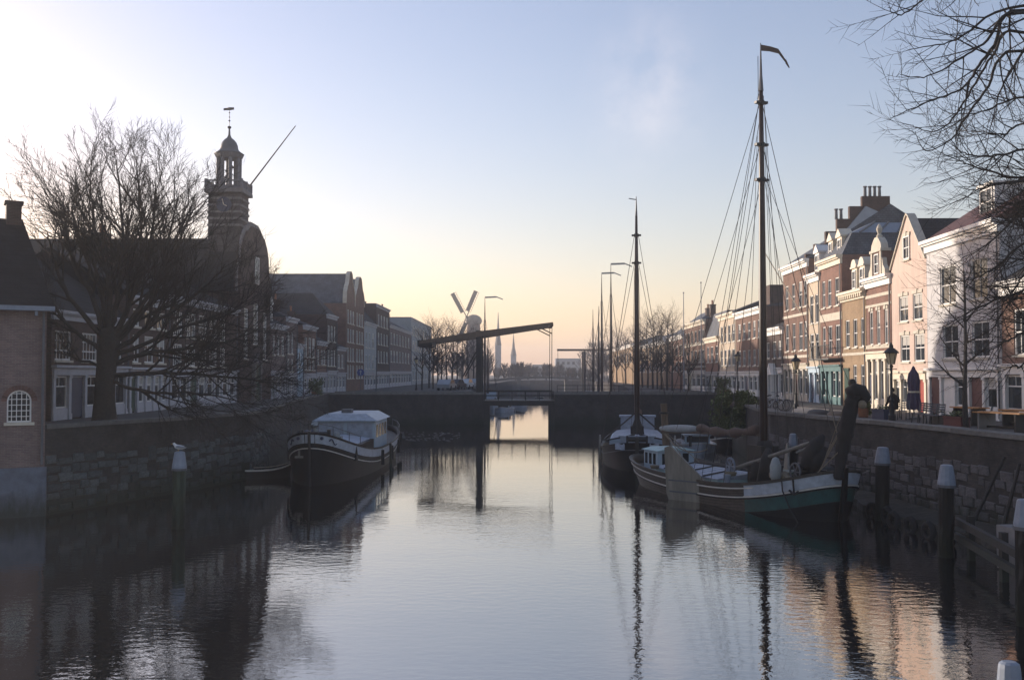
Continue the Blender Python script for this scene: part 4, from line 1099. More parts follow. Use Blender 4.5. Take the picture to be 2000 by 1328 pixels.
def sprout(mb, pts, rad, L, lvl, rg, cfg, start=.25):
    if lvl+1 >= len(cfg['num']): return
    N = int(cfg['num'][lvl]*rg.uniform(.75,1.25)+.5)
    for k in range(N):
        f = start + (1-start)*(k+rg.random())/N
        x = f*(len(pts)-1); i = min(int(x), len(pts)-2); q = pts[i].lerp(pts[i+1], x-i); r0 = rad[i]+(rad[i+1]-rad[i])*(x-i)
        t = (pts[i+1]-pts[i]).normalized()
        side = t.cross(Vector((rg.uniform(-1,1),rg.uniform(-1,1),rg.uniform(-1,1)))).normalized()
        a = radians(rg.uniform(*cfg['ang']))
        grow(mb, q, t*cos(a)+side*sin(a), L*cfg['len'][lvl]*rg.uniform(.6,1.2)*(1.15-.45*f), max(r0*.62, cfg['rmin']), lvl+1, rg, cfg)

def smooth_path(ctrl, n=6):
    P = [ctrl[0]]+list(ctrl)+[ctrl[-1]]; out = []
    for i in range(1, len(P)-2):
        for k in range(n):
            t = k/n; a,b,c,d = P[i-1],P[i],P[i+1],P[i+2]
            out.append(.5*((2*b)+(c-a)*t+(2*a-5*b+4*c-d)*t*t+(3*b-a-3*c+d)*t**3))
    out.append(P[-2].copy()); return out

# the big tree on the left quay
rg = random.Random(11)
TD = 45.5
base = at(205, 822, TD); base.z = QZ-.05
t = thing('bare_tree', 'big bare tree with a thick trunk and wide fan of limbs on the shadowed quay', 'tree', base)
O = base.copy()
tk = MB()
tp = smooth_path([at(205,822,TD)-O+Vector((0,0,-.3)), at(204,790,TD)-O, at(207,730,TD)-O, at(212,680,TD)-O, at(214,640,TD)-O], 4)
tk.tube(tp, [.72,.62,.54,.5,.47,.45,.44,.43,.43,.43,.44,.46,.48,.48,.44,.38,.3][:len(tp)], 12)
tk.build('trunk', M['bark'], t, smooth=True)
cr = MB(); fine = MB()
cfg = dict(seg=[.8,.6,.4,.25,.2], wig=[.09,.10,.11,.12,.14], up=[.05,.06,.05,.04,.02], num=[9,8,6,4], len=[.50,.52,.52,.55], ang=(20,48), rmin=.0085, taper=.28)
limbs = [([(208,670),(180,565),(135,470),(112,370),(100,300)], -1.5,.19),
         ([(207,660),(196,560),(160,440),(138,330)], 1.5,.2), ([(212,650),(212,545),(187,420),(172,300)], -3,.2),
         ([(215,650),(232,560),(240,430),(228,262)], 1.0,.21), ([(217,660),(255,590),(292,455),(305,315)], -2.0,.2),
         ([(218,670),(280,610),(340,475),(378,365)], 2.0,.2), ([(216,690),(290,640),(395,560),(440,500)], -2.5,.18),
         ([(213,715),(300,688),(420,672),(510,640)], 1.0,.17), ([(212,735),(320,728),(440,735),(545,752)], -1.5,.16),
         ([(205,690),(130,640),(70,580),(40,540)], 0.5,.15), ([(206,665),(125,570),(70,450),(55,390)], -2.0,.17),
         ([(215,700),(330,650),(450,610),(505,570)], 3.0,.15), ([(212,745),(300,765),(400,770),(500,790)], -3.2,.12),
         ([(206,720),(150,700),(105,690),(60,690)], -2.5,.1), ([(214,680),(262,560),(275,430),(266,285)], 3.5,.19), ([(214,670),(300,560),(330,450),(348,340)], -3.0,.17)]
for ctrl, dz, r_ in limbs:
    ctrl = [(x if x > 150 else 150-(150-x)*.6, y if y > 600 else 600-(600-y)*(.70 if ctrl[-1][0] < 170 else .85)) for x,y in ctrl]
    P = [at(x,y,TD+dz*(k/(len(ctrl)-1))**1.2)-O for k,(x,y) in enumerate(ctrl)]
    pts = smooth_path(P, 5); n = len(pts)
    pts = [p+Vector((rg.uniform(-1,1),rg.uniform(-1,1),rg.uniform(-1,1)))*.06*(k>0) for k,p in enumerate(pts)]
    rad = [r_*.8*(1-.86*(k/(n-1))**.9) for k in range(n)]
    L = sum((pts[k+1]-pts[k]).length for k in range(n-1))
    cr.tube(pts, rad, 7, caps=False)
    sprout(fine, pts, rad, min(L,7.0), 0, rg, dict(cfg, num=[int(L*2.3),10,7,3]), start=.22)
lb = cr.build('limbs', M['bark'], t, smooth=True)
fine.build('crown', M['twig'], t)

# overhanging tree on the near right bank: its trunk stands outside the picture
rg = random.Random(5)
base = Vector((19.2,25.0,QZ))
t = thing('bare_tree', 'overhanging bare tree with drooping twigs filling the upper corner', 'tree', base)
O = base.copy()
tk = MB(); tp = smooth_path([Vector((0,0,-.2)),Vector((-.1,0,2.5)),Vector((-.3,-.2,5.5)),Vector((-.7,-.6,9.5))],4)
tk.tube(tp, [.55-.25*k/(len(tp)-1) for k in range(len(tp))], 10); tk.build('trunk', M['bark'], t, smooth=True)
cr = MB(); fine = MB()
cfgr = dict(seg=[.5,.35,.25,.2,.15], wig=[.10,.13,.16,.18], up=[.02,.07,.09,.08], num=[9,5,3], len=[.42,.45,.5], ang=(25,60), rmin=.0045, taper=.3)
F = lambda x,y,D: at(x,y,D)-O
limb = [ # (first points off the picture towards the trunk, then the visible run)
 ([(2300,60),(2000,12),(1885,68),(1842,86),(1768,100)], 21,.05,.55), ([(2300,90),(2000,25),(1930,78),(1870,118),(1812,150),(1756,146)], 20,.05,.55),
 ([(2290,110),(2000,22),(1940,88),(1900,148),(1868,180),(1800,205),(1746,228)], 20.5,.055,.55), ([(2280,140),(1995,62),(1940,108),(1890,190),(1848,246),(1812,256),(1783,246)], 22,.045,.5),
 ([(2270,170),(1990,100),(1930,170),(1880,240),(1858,272),(1808,294),(1788,258)], 21.5,.045,.45), ([(2300,20),(2010,-60),(1900,-55),(1820,-10),(1760,30),(1735,14)], 21,.055,.6),
 ([(2300,-40),(2050,-140),(1950,-130),(1850,-60),(1790,5)], 22.5,.055,.6), ([(2280,200),(2010,190),(1930,215),(1870,225)], 22,.05,.8),
 ([(2270,260),(2010,292),(1935,305),(1885,300),(1862,284)], 21,.045,.8), ([(2260,280),(2010,345),(1935,335),(1890,322),(1866,305)], 23,.045,.8),
 ([(2250,300),(2010,352),(1945,360),(1905,372),(1876,366)], 21.5,.045,.8), ([(2250,240),(2020,240),(1960,262),(1920,262),(1890,268)], 23.5,.045,.8),
 ([(2250,330),(2015,400),(1970,440),(1925,480),(1878,505)], 24,.05,.9), ([(2240,370),(2010,470),(1950,520),(1900,545),(1850,548)], 23,.045,.9),
 ([(2230,420),(2010,560),(1945,585),(1890,612),(1835,640)], 24.5,.05,.9), ([(2220,470),(2010,640),(1960,668),(1920,688),(1890,690)], 23,.04,.7),
 ([(2240,350),(2020,520),(1985,560),(1955,600),(1930,628)], 25,.045,.8), ([(2300,140),(2060,60),(1980,130),(1950,190),(1940,250)], 24,.06,.9),
 ([(2230,440),(2020,690),(1980,715),(1945,726),(1905,720)], 24,.035,.6), ([(2250,300),(2030,380),(1990,420),(1968,470)], 22,.05,1.6),
 ([(2240,330),(2060,400),(2000,400),(1958,395)], 23,.05,2.0), ([(2240,360),(2060,450),(1995,440),(1952,425)], 22.5,.05,2.0), ([(2240,390),(2060,500),(2000,505),(1955,520)], 23.5,.05,2.0),
 ([(2240,420),(2060,570),(2000,575),(1960,560)], 24,.05,1.8), ([(2240,330),(2060,330),(2000,345),(1950,385)], 24,.05,1.8), ([(2240,450),(2060,630),(2000,622),(1965,600)], 23,.05,1.5)]
for ctrl, D, r_, dens in limb:
    root = Vector((-.4,-.3,max(4.0,min(9.0,F(ctrl[0][0],ctrl[0][1],D).z-.5))))
    P = [root]+[F(x,y,D+(.8 if k == 0 else -.25*k)) for k,(x,y) in enumerate(ctrl)]
    pts = smooth_path(P, 6); n = len(pts)
    pts = [p+Vector((rg.uniform(-1,1),rg.uniform(-1,1),rg.uniform(-1,1)))*.02*(k>6) for k,p in enumerate(pts)]
    rad = [r_*.62*(1.7-1.5*(k/(n-1))**.8) for k in range(n)]
    cr.tube(pts, rad, 6, caps=False)
    vis = pts[8:]; L = sum((vis[k+1]-vis[k]).length for k in range(len(vis)-1))
    sprout(fine, vis, rad[8:], min(L,3.2), 0, rg, dict(cfgr, num=[int(L*5.2*dens),6,4]), start=.05)
lb = cr.build('limbs', M['bark'], t, smooth=True); fine.build('crown', M['twig'], t)

# small trees: one mesh set of each size, copied along the quays
def small_tree(seed, H, spread, dens):
    rg = random.Random(seed); tk = MB(); fine = MB()
    P = smooth_path([Vector((0,0,-.1)),Vector((rg.uniform(-.05,.05),0,H*.22)),Vector((rg.uniform(-.1,.1),0,H*.5)),Vector((rg.uniform(-.15,.15),0,H*.85)),Vector((0,0,H))],5)
    n = len(P); R = .028*H*.5+.03; rad = [R*(1-.85*k/(n-1)) for k in range(n)]
    tk.tube(P, rad, 8)
    c = dict(seg=[.5,.4,.3,.25], wig=[.1,.14,.16], up=[.07,.07,.05], num=[dens,6,4], len=[spread,.45,.45], ang=(35,65), rmin=.005+.0006*H, taper=.3)
    sprout(fine, P, rad, H, 0, rg, c, start=.28)
    return tk.mesh('trunk', M['bark'], True), fine.mesh('crown', M['twig'])
kinds = [small_tree(21, 6.4, .36, 16), small_tree(22, 9.5, .38, 36), small_tree(23, 8.2, .44, 36)]
def plant(kind, label, loc, rz=0, sc=1.0, group=None):
    t = thing('bare_tree', label, 'tree', loc, rz, group); t.scale = (sc,)*3
    link('trunk', kinds[kind][0], t); link('crown', kinds[kind][1], t); return t
p = at(1886,800,41.5); plant(0, 'small bare tree on the terrace in front of the white house', (p.x,41.5,QZ), .4)
GT = 'bare trees along the quay past the drawbridge'
for x_, D, k, sc in ((846,150,1,.95),(862,175,2,1.05),(884,165,1,1.0),(902,200,2,1.15),(925,230,1,1.2),(824,140,2,.9),(838,158,2,1.05),(855,140,1,.85),(872,190,1,1.1),(893,180,2,1.0),(914,215,1,1.15),(940,240,2,1.05),(952,262,1,.9)):
    p = at(x_,730,D); plant(k, 'hazy bare tree on the parked-car side of the far quay', (p.x,D,QZ), rng.random()*6, sc, GT)
for x_, D, k, sc in ((1240,190,1,1.0),(1255,165,2,1.0),(1275,150,1,1.0),(1292,140,2,1.1),(1313,134,1,.9),(1330,140,2,.8),(1222,215,2,1.2),(1205,235,1,1.2),(1345,131,1,.75),(1248,175,2,1.1),(1265,158,1,1.05),(1284,146,2,1.0),(1303,137,1,1.0),(1190,260,2,1.2),(1175,285,1,1.3),(1160,310,2,1.3)):
    p = at(x_,730,D); plant(k, 'bare tree on the mast side of the far quay', (p.x,D,QZ), rng.random()*6, sc, GT+' on the sunny side')
# far tree belt closing the canal
q = MB(); rg = random.Random(3)
kv = kinds
fb = MB()
for k in range(90):
    D = rg.uniform(342,470); X = rg.uniform(-45,75); H = rg.uniform(6,12)*(1.35 if 28 < X < 50 else .85 if X < -8 else .5)
    fb.tube([(X,D,QZ),(X+rg.uniform(-.4,.4),D,QZ+H*.5)],[.25,.15],4)
    for j in range(150):
        a_ = rg.random()*2*pi; rr = H*.36*math.sqrt(rg.random()); zz = QZ+H*(.3+.7*rg.random()); sh = math.sqrt(max(.05,1-((zz-QZ)/H-.55)**2*4))
        p = Vector((X+rr*sh*cos(a_),D+rr*sh*sin(a_),zz)); dv = Vector((cos(a_)*.6,sin(a_)*.6,1)).normalized()
        fb.tube([p-dv*.9,p+dv*.8],[.10,.05],3,caps=False)
fb.build('far_trees', M['far_leaf'], kind='stuff')
# ------------------------------------------------------------------ ships
class Hull:
    """round-ended hull: x forward, y to port, z up from the waterline; u -1 stern .. 1 bow, v 0 keel line .. 1 rail"""
    def __init__(s, L, B, zm, zb, zs, n=3.2, pinch=.4, nb=None):
        s.L, s.B, s.zm, s.zb, s.zs, s.n, s.pinch, s.nb = L, B, zm, zb, zs, n, pinch, nb or n
    def rail(s, u): return s.zm + ((s.zb-s.zm)*max(0,u)**2.6 if u > 0 else (s.zs-s.zm)*max(0,-u)**2.4)
    def pt(s, u, z, side, off=0.0):
        v = (z+.5)/(s.rail(u)+.5); e = s.nb if u > 0 else s.n
        b = s.B/2*max(0.0,1-abs(u)**e)**(1/e) + off
        k = 1-(1-v)*(.06+s.pinch*abs(u)**3)
        return Vector((s.L/2*u*(1-(1-v)*.06) + (off*u**5), side*b*k, z))
    def us(s, n=44, u0=-1.0, u1=1.0):
        a0, a1 = math.asin(u0), math.asin(u1)
        return [sin(a0+(a1-a0)*k/(n-1)) for k in range(n)]
    def skin(s, mat_, t, name='hull'):
        mb = MB(); U = s.us(); nv = 9
        for side in (1,-1):
            vs = [s.pt(u, -.5+(s.rail(u)+.5)*j/(nv-1), side) for u in U for j in range(nv)]
            fs = []
            for i in range(len(U)-1):
                for j in range(nv-1):
                    q = (i*nv+j,(i+1)*nv+j,(i+1)*nv+j+1,i*nv+j+1)
                    fs.append(q if side < 0 else tuple(reversed(q)))
            mb.add(vs, fs)
        # bulwark thickness and inner face
        for side in (1,-1):
            vs = []
            for u in U: 
                r = s.rail(u); a = s.pt(u,r,side); b = s.pt(u,r,side,-.10) if abs(u) < .985 else a*0.985; c = Vector((b.x,b.y,r-.42)); vs += [a,b,c]
            fs = []
            for i in range(len(U)-1):
                for j in range(2):
                    q = (i*3+j,(i+1)*3+j,(i+1)*3+j+1,i*3+j+1); fs.append(q if side < 0 else tuple(reversed(q)))
            mb.add(vs, fs)
        return mb.build(name, mat_, t, smooth=True)
    def deck(s, mat_, t, drop=.40):
        mb = MB(); U = s.us(30); vs = []
        for u in U:
            z = s.rail(u)-drop; vs += [s.pt(u,z,1,-.06), s.pt(u,z,-1,-.06)]
        mb.add(vs, [(2*i+1,2*i+3,2*i+2,2*i) for i in range(len(U)-1)]); return mb.build('deck', mat_, t)
    def strip(s, u0, u1, lo, hi, off, mat_, t, name, sides=(1,-1), n=30):
        """band fixed to the hull between lo and hi (metres from the rail), standing off by off"""
        mb = MB()
        U = s.us(n,u0,u1)
        for side in sides:
            vs = []
            for u in U:
                r = s.rail(u); 
                vs += [s.pt(u,r+lo,side,.0), s.pt(u,r+lo,side,off), s.pt(u,r+hi,side,off), s.pt(u,r+hi,side,.0)]
            fs = []
            for i in range(len(U)-1):
                for j in range(3):
                    q = (i*4+j,(i+1)*4+j,(i+1)*4+j+1,i*4+j+1); fs.append(q if side < 0 else tuple(reversed(q)))
            fs += [(0,1,2,3),(4*len(U)-1,4*len(U)-2,4*len(U)-3,4*len(U)-4)]
            mb.add(vs, fs)
        return mb.build(name, mat_, t)

def sag(a, b, drop, n=8):
    a, b = Vector(a), Vector(b)
    return [a.lerp(b,k/n)-Vector((0,0,drop*4*(k/n)*(1-k/n))) for k in range(n+1)]
def line(t, name, a, b, r=.012, m='wire', drop=0.0):
    q = MB(); q.tube(sag(a,b,drop,8 if drop else 1), r, 4); return q.build(name, M[m], t)
def block(mb, p, s=.12): mb.ball(p, s, 6, 5, (.7,.5,1.1))

def mast(t, x, z0, z1, r0, r1, mat_='mast_wood', flag='pale', bands=()):
    q = MB(); q.tube([(x,0,z0),(x,0,z0+(z1-z0)*.45),(x,0,z0+(z1-z0)*.8),(x,0,z1)],[r0,r0*.92,r0*.68,r1],12)
    mo = q.build('mast', M[mat_], t, smooth=True)
    for z_, r_ in bands:
        b = MB(); b.tube([(x,0,z_-.09),(x,0,z_+.09)],r_,10); b.box(x-.10,-r_-.14,z_-.05,x+.10,r_+.14,z_+.05); b.build('mast_band', M['iron'], mo)
    return mo

# --- the big sailing barge alongside the stone wall
bow, stern = Vector((12.3,38.0)), Vector((7.15,53.4))
ctr = (bow+stern)/2; ax = (bow-stern); Ls = ax.length; ang = math.atan2(ax.y, ax.x)
t = thing('sailing_barge', 'large dark sailing barge with a white and green bow, leeboard and tall mast', 'sailing ship', (ctr.x,ctr.y,0), ang)
def loc1(p):          # world point into the ship's own frame
    d = Vector((p[0]-ctr.x,p[1]-ctr.y)); c,s_ = cos(ang),sin(ang)
    return Vector((d.x*c+d.y*s_, -d.x*s_+d.y*c, p[2]))
H1 = Hull(Ls, 4.5, .95, 1.92, 1.35, 3.0, .38, 2.6)
H1.skin(M['hull_brown'], t); H1.deck(M['deck'], t, .42)
lower = MB(); U = H1.us(40)
H1.strip(-.995,.99995,-.07,.035,.055,M['hull_brown'],t,'gunwale')
H1.strip(-.99,.62,-.22,-.17,.045,M['stripe'],t,'rubbing_stripe')
H1.strip(-.99,.62,-.58,-.53,.05,M['stripe'],t,'rubbing_stripe')
H1.strip(-.99,.99995,-.64,-.58,.075,M['hull_black'],t,'rubbing_strake')
for dz in (-.30,-.39,-.47,-.74,-.86,-.98): H1.strip(-.97,.54,dz-.008,dz+.008,.008,M['hull_black'],t,'plank_seam')
H1.strip(.55,.99995,-.50,-.08,.012,M['hull_white'],t,'bow_panel',n=24)
H1.strip(.55,.99995,-.575,-.51,.06,M['stripe'],t,'bow_stripe',n=24)
H1.strip(.55,.99995,-1.15,-.65,.010,M['hull_green'],t,'bow_lower_band',n=24)
H1.strip(.55,.99995,-2.2,-1.16,.008,M['hull_black'],t,'bow_foot',n=24)
# stem post
q = MB(); xs_ = Ls/2; q.bar((xs_-.30,0,-.4),(xs_+.0,0,1.15),.13,.16); q.bar((xs_-.02,0,1.1),(xs_+.06,0,2.05),.13,.18); q.build('stem_post', M['hull_black'], t)
# hatches
q = MB(); q.box(-4.6,-1.55,.5,1.6,1.55,.98); ht = q.build('hatch_coaming', M['cabin_teal'], t)
pl = MB(); pl.add([(-.26,-1.6,0),(.26,-1.6,0),(.26,0,.20),(-.26,0,.20),(.26,1.6,0),(-.26,1.6,0),(-.26,-1.6,-.05),(.26,-1.6,-.05),(.26,1.6,-.05),(-.26,1.6,-.05)],
    [(0,1,2,3),(3,2,4,5),(0,6,7,1),(4,8,9,5),(1,7,8,4,2),(0,3,5,9,6),(9,8,7,6)])
plm = pl.mesh('hatch_board', M['hatch'])
for k in range(11): link('hatch_board', plm, ht, (-4.3+k*.565,0,1.03+rng.uniform(0,.012)))
q = MB()
for x_ in (-3.3,-1.4,.4): q.tube([(x_,-1.62,1.06),(x_,0,1.30),(x_,1.62,1.06)],.035,5)
q.build('hatch_straps', M['tar'], ht)
# cabin aft
q = MB(); q.box(-6.7,-1.0,.7,-5.2,1.0,1.72); cb = q.build('cabin', M['cabin_blue'], t)
q = MB(); q.add([(-6.85,-1.1,1.72),(-5.05,-1.1,1.72),(-5.05,1.1,1.72),(-6.85,1.1,1.72),(-6.8,-.5,1.85),(-5.1,-.5,1.85),(-5.1,.5,1.85),(-6.8,.5,1.85)],
    [(0,1,5,4),(1,2,6,5),(2,3,7,6),(3,0,4,7),(4,5,6,7),(3,2,1,0)]); q.build('cabin_roof', M['cabin_teal'], cb)
for sd in (-1,1):
    for k in range(3):
        q = MB(); q.box(-6.55+k*.45,sd*1.0-.02,1.05,-6.3+k*.45,sd*1.0+.02,1.58); q.build('cabin_window', M['glass'], cb)
q = MB()
for k in range(3): q.box(-5.21,-.75+k*.56,1.05,-5.18,-.42+k*.56,1.58)
q.build('cabin_window', M['glass'], cb)
q = MB(); q.tube([(-5.2,.8,1.9),(-5.2,.8,2.35),(-5.2,.8,2.45)],[.07,.07,.11],8); q.build('stove_pipe', M['iron'], cb)
# rudder and tiller
q = MB(); q.prism([(-Ls/2-1.0,-.4),(-Ls/2-.02,-.4),(-Ls/2+.0,1.55),(-Ls/2-.35,1.6),(-Ls/2-.95,.5)],-.09,.09); rd = q.build('rudder', M['leeboard_wood'], t)
q = MB(); q.bar((-Ls/2-.2,0,1.6),(-Ls/2+1.5,0,1.75),.1,.12); q.build('tiller', M['wood'], rd)
# leeboards
for sd in (-1,1):
    q = MB(); r_ = []
    for k in range(15):
        a_ = radians(200+k*160/14); r_.append((cos(a_)*1.0, sin(a_)*1.0))
    P = [(-.18,2.55),(-.98,.75),(-1.08,.25)] + [(1.06*cos(radians(195+k*150/12)), .62*sin(radians(195+k*150/12))) for k in range(13)] + [(1.02,.3),(.85,.95),(.05,2.6)]
    P = list(P)
    yb = sd*2.42
    q.prism([(-.95,2.3),(-1.0,1.2),(-1.02,.3),(-.9,-.15),(-.55,-.4),(.3,-.42),(.72,-.25),(.98,.1),(1.06,.55),(.98,.98),(.4,1.5),(-.65,2.4)], -.05, .05)
    lo_ = q.build('leeboard', M['leeboard_wood'], t, loc=(.45,yb-sd*.0,0)); lo_.rotation_euler = (sd*radians(-7), 0, radians(-sd*27))
    q = MB()
    for z_ in (.35,.85): q.box(-.85,sd*.05-.015,z_,.8,sd*.05+.015,z_+.07)
    q.build('leeboard_strap', M['lead'], lo_)
# mast and rig
mx = 2.7
mz = 19.6
mo = mast(t, mx, .6, 17.5, .17, .085, bands=((17.0,.14),(15.2,.15),(13.7,.16)))
q = MB(); q.tube([(mx,0,17.5),(mx,0,18.2),(mx,0,19.55)],[.11,.06,.02],8); q.build('topmast', M['lead'], mo)
q = MB(); f = [(0,0,19.75),(0,0,19.98)]
P = [(mx,0,19.35),(mx-.1,.5,19.38),(mx-.15,.95,19.34),(mx-.2,1.35,18.95),(mx-.25,1.55,18.72)]
for (a,b,wa,wb) in ((0,1,.26,.22),(1,2,.22,.2),(2,3,.16,.10),(3,4,.18,.05)):
    A,B_ = Vector(P[a]),Vector(P[b]); q.add([A+Vector((0,0,wa/2)),B_+Vector((0,0,wb/2)),B_-Vector((0,0,wb/2)),A-Vector((0,0,wa/2)),
       A+Vector((.02,.02,wa/2)),B_+Vector((.02,.02,wb/2)),B_+Vector((.02,.02,-wb/2)),A+Vector((.02,.02,-wa/2))],[(0,1,2,3),(7,6,5,4),(0,4,5,1),(3,2,6,7)])
q.build('pennant', M['sail_brown'], mo)
q = MB(); q.tube([(mx-.1,.0,17.3),(mx-.55,.3,17.35)],.02,4); q.tube([(mx-.1,-.1,17.15),(mx+.6,-.5,17.15)],.02,4); q.box(mx-.62,.25,17.2,mx-.45,.42,17.45); q.tube([(mx+.5,-.45,17.15),(mx+.5,-.45,18.8)],.015,4); q.build('radio_aerial', M['iron'], mo)
q = MB(); q.box(mx-.62,-.42,.5,mx+.45,-.20,2.5); q.box(mx-.62,.20,.5,mx+.45,.42,2.5); q.box(mx-.4,-.5,.5,mx+.3,.5,1.35); q.build('mast_case', M['tar'], t)
q = MB(); q.tube([(mx+.05,.0,1.0),(mx+.0,.05,1.8),(mx+.05,0,2.7)],[.62,.55,.28],9); q.tube([(mx+.6,-.3,1.0),(mx+.75,-.25,2.0),(mx+.6,-.2,2.4)],[.4,.33,.12],8); q.build('furled_foresail', M['sail_dark'], t, smooth=True)
for sd in (-1,1):
    for k,(dx,z_) in enumerate(((-.9,16.9),(-1.5,16.9),(-.3,15.1),(.5,13.6))):
        line(t,'shroud',(mx+.02,sd*.14,z_),(mx+dx*1.3-.2,sd*2.2,1.0),.013)
line(t,'forestay',(mx+.1,0,16.9),(Ls/2+.05,0,2.1),.016); line(t,'forestay',(mx+.1,0,15.1),(Ls/2-.3,0,2.0),.016)
line(t,'topping_lift',(mx-.1,0,17.0),(-Ls/2+1.3,.1,2.75),.014); line(t,'topping_lift',(mx-.1,0,15.2),(-Ls/2+3.2,-.1,2.8),.013)
line(t,'topping_lift',(mx-.1,.1,13.7),(-Ls/2+4.6,.2,2.75),.012)
for k,(dx,dy) in enumerate(((-.28,.3),(-.42,.1),(-.5,-.25),(.25,.28),(.35,-.2))): line(t,'halyard',(mx+dx*.3,dy*.4,16.8-k*.6),(mx+dx*1.6,dy*1.5,1.5),.012)
line(t,'backstay',(mx-.1,.12,17.0),(-Ls/2+2.4,1.9,1.2),.013)
# boom with the furled mainsail
ba, bb_ = Vector((mx-.25,.1,2.95)), Vector((-Ls/2+1.0,.25,2.55))
q = MB(); q.tube([ba,bb_],[.09,.075],8); bo = q.build('boom', M['wood'], t)
n = 16; pts = [ba.lerp(bb_,.02+.56*k/n)+Vector((0,rng.uniform(-.04,.04),.20-.30*sin(pi*k/n)*.6)) for k in range(n+1)]
q = MB(); q.tube(pts,[.17+.05*sin(k*1.3)+.04*rng.random() for k in range(n+1)],8); q.build('furled_mainsail', M['sail_brown'], t, smooth=True)
pts = [ba.lerp(bb_,.60+.42*k/8)+Vector((0,0,.16)) for k in range(9)]
q = MB(); q.tube(pts,[.12,.17,.19,.20,.20,.19,.18,.15,.10],8); q.build('sail_cover', M['canvas'], t, smooth=True)
line(bo,'sheet',bb_,bb_.lerp(ba,.55)-Vector((0,.3,.75)),.03,'rope',.5)
line(bo,'sheet',bb_+Vector((.2,0,0)),(-3.2,-.4,1.2),.025,'rope'); line(bo,'sheet',bb_+Vector((.3,0,0)),(-3.6,.5,1.2),.02,'rope')
# pole lying over the rail, ending in a dark bundle of canvas
a, b = loc1(at(1418,921,45.0)), loc1(at(1590,862,39.6))
q = MB(); q.tube([a,b],[.10,.075],8); q.build('spare_spar', M['grey_wood'], t)
P = [loc1(at(x,y,39.3)) for x,y in ((1572,915),(1582,890),(1595,868),(1608,850))]
q = MB(); q.tube(P,[.22,.30,.30,.10],9); q.tube([p+Vector((.1,.2,-.1)) for p in P[:3]],[.25,.3,.2],8); q.build('canvas_bundle', M['sail_dark'], t, smooth=True)
q = MB(); q.tube([loc1(at(1555,884,39.5)),loc1(at(1590,868,39.4)),loc1(at(1600,855,39.3))],[.04,.04,.03],6); q.build('boat_hook', M['grey_wood'], t)
# raised bowsprit wrapped in its dark sail
P = [at(1636,935,37.9),at(1643,885,37.7),at(1651,840,37.5),at(1660,800,37.3),at(1668,770,37.2),at(1676,757,37.1)]
P = [loc1(p) for p in P]
q = MB(); q.tube(P,[.14,.14,.13,.12,.11,.10],8); bs_ = q.build('bowsprit', M['tar'], t)
PP = smooth_path([p+Vector((.03,0,0)) for p in P],5)
q = MB(); q.tube(PP,[.16+.11*min(1,k/9)+.04*sin(k*2.3)*rng.random() for k in range(len(PP))],9); q.build('furled_jib', M['sail_dark'], bs_, smooth=True)
P2 = [loc1(at(x,y,37.1)) for x,y in ((1655,768),(1668,762),(1682,765),(1690,778),(1688,790))]
q = MB(); q.tube(P2,[.19,.28,.27,.21,.07],9); q.ball(loc1(at(1664,748,37.2)),.16,7,5); q.build('furled_jib', M['sail_dark'], bs_, smooth=True)
q = MB(); q.ball(loc1(at(1684,790,37.0)),.16,8,6); q.build('rope_coil', M['rope'], bs_)
line(t,'bowsprit_stay',P[4],(mx+.1,0,14.0),.012); line(t,'bowsprit_stay',loc1(at(1655,775,37.2)),loc1(at(1608,905,38.6)),.022,'rope'); line(t,'bowsprit_stay',loc1(at(1640,845,37.5)),loc1(at(1600,920,38.4)),.022,'rope')
line(t,'bowsprit_stay',loc1(at(1640,880,37.5)),loc1(at(1590,930,38.4)),.02,'rope'); line(t,'bowsprit_stay',loc1(at(1652,820,37.5)),loc1(at(1618,880,38)),.02,'rope')
line(t,'lazy_line',loc1(at(1612,760,39)),loc1(at(1640,865,38)),.02,'rope')
# anchor, windlass and bow gear
q = MB(); wx = Ls/2-1.75
q.tube([(wx,-.75,1.75),(wx,.75,1.75)],.17,10); q.box(wx-.12,-.85,1.2,wx+.12,-.72,2.0); q.box(wx-.12,.72,1.2,wx+.12,.85,2.0); q.build('windlass', M['iron'], t)
q = MB()
for k in range(12):
    a_ = 2*pi*k/12; b_ = 2*pi*(k+1)/12; q.bar((wx+.34*cos(a_),-.95,1.75+.34*sin(a_)),(wx+.34*cos(b_),-.95,1.75+.34*sin(b_)),.05,.05,(0,1,0))
for k in range(3): a_ = pi*k/3; q.bar((wx-.33*cos(a_),-.95,1.75-.33*sin(a_)),(wx+.33*cos(a_),-.95,1.75+.33*sin(a_)),.04,.04,(0,1,0))
q.build('windlass_wheel', M['lead'], t)
w2 = Vector((mx-1.2,-.9,1.55)); q = MB()
for k in range(14):
    a_ = 2*pi*k/14; b_ = 2*pi*(k+1)/14; q.bar((w2.x+.36*cos(a_),w2.y,w2.z+.36*sin(a_)),(w2.x+.36*cos(b_),w2.y,w2.z+.36*sin(b_)),.06,.06,(0,1,0))
for k in range(4): a_ = pi*k/4; q.bar((w2.x-.35*cos(a_),w2.y,w2.z-.35*sin(a_)),(w2.x+.35*cos(a_),w2.y,w2.z+.35*sin(a_)),.04,.04,(0,1,0))
q.bar((w2.x,w2.y,w2.z),(w2.x,w2.y,.8),.14,.14); q.build('winch_wheel', M['cap'], t)
for u_, sd in ((.86,-1),(.80,-1)):
    p = H1.pt(u_, H1.rail(u_)-.2, sd, .06)
    q = MB(); q.bar(p+Vector((0,0,.3)),p+Vector((.1,0,-.42)),.05,.05); q.bar(p+Vector((-.22,0,-.30)),p+Vector((.1,0,-.42)),.06,.06); q.bar(p+Vector((.36,0,-.28)),p+Vector((.1,0,-.42)),.06,.06); q.build('anchor', M['iron'], t)
    break
p = H1.pt(.80,H1.rail(.8)-.1,-1,.0)
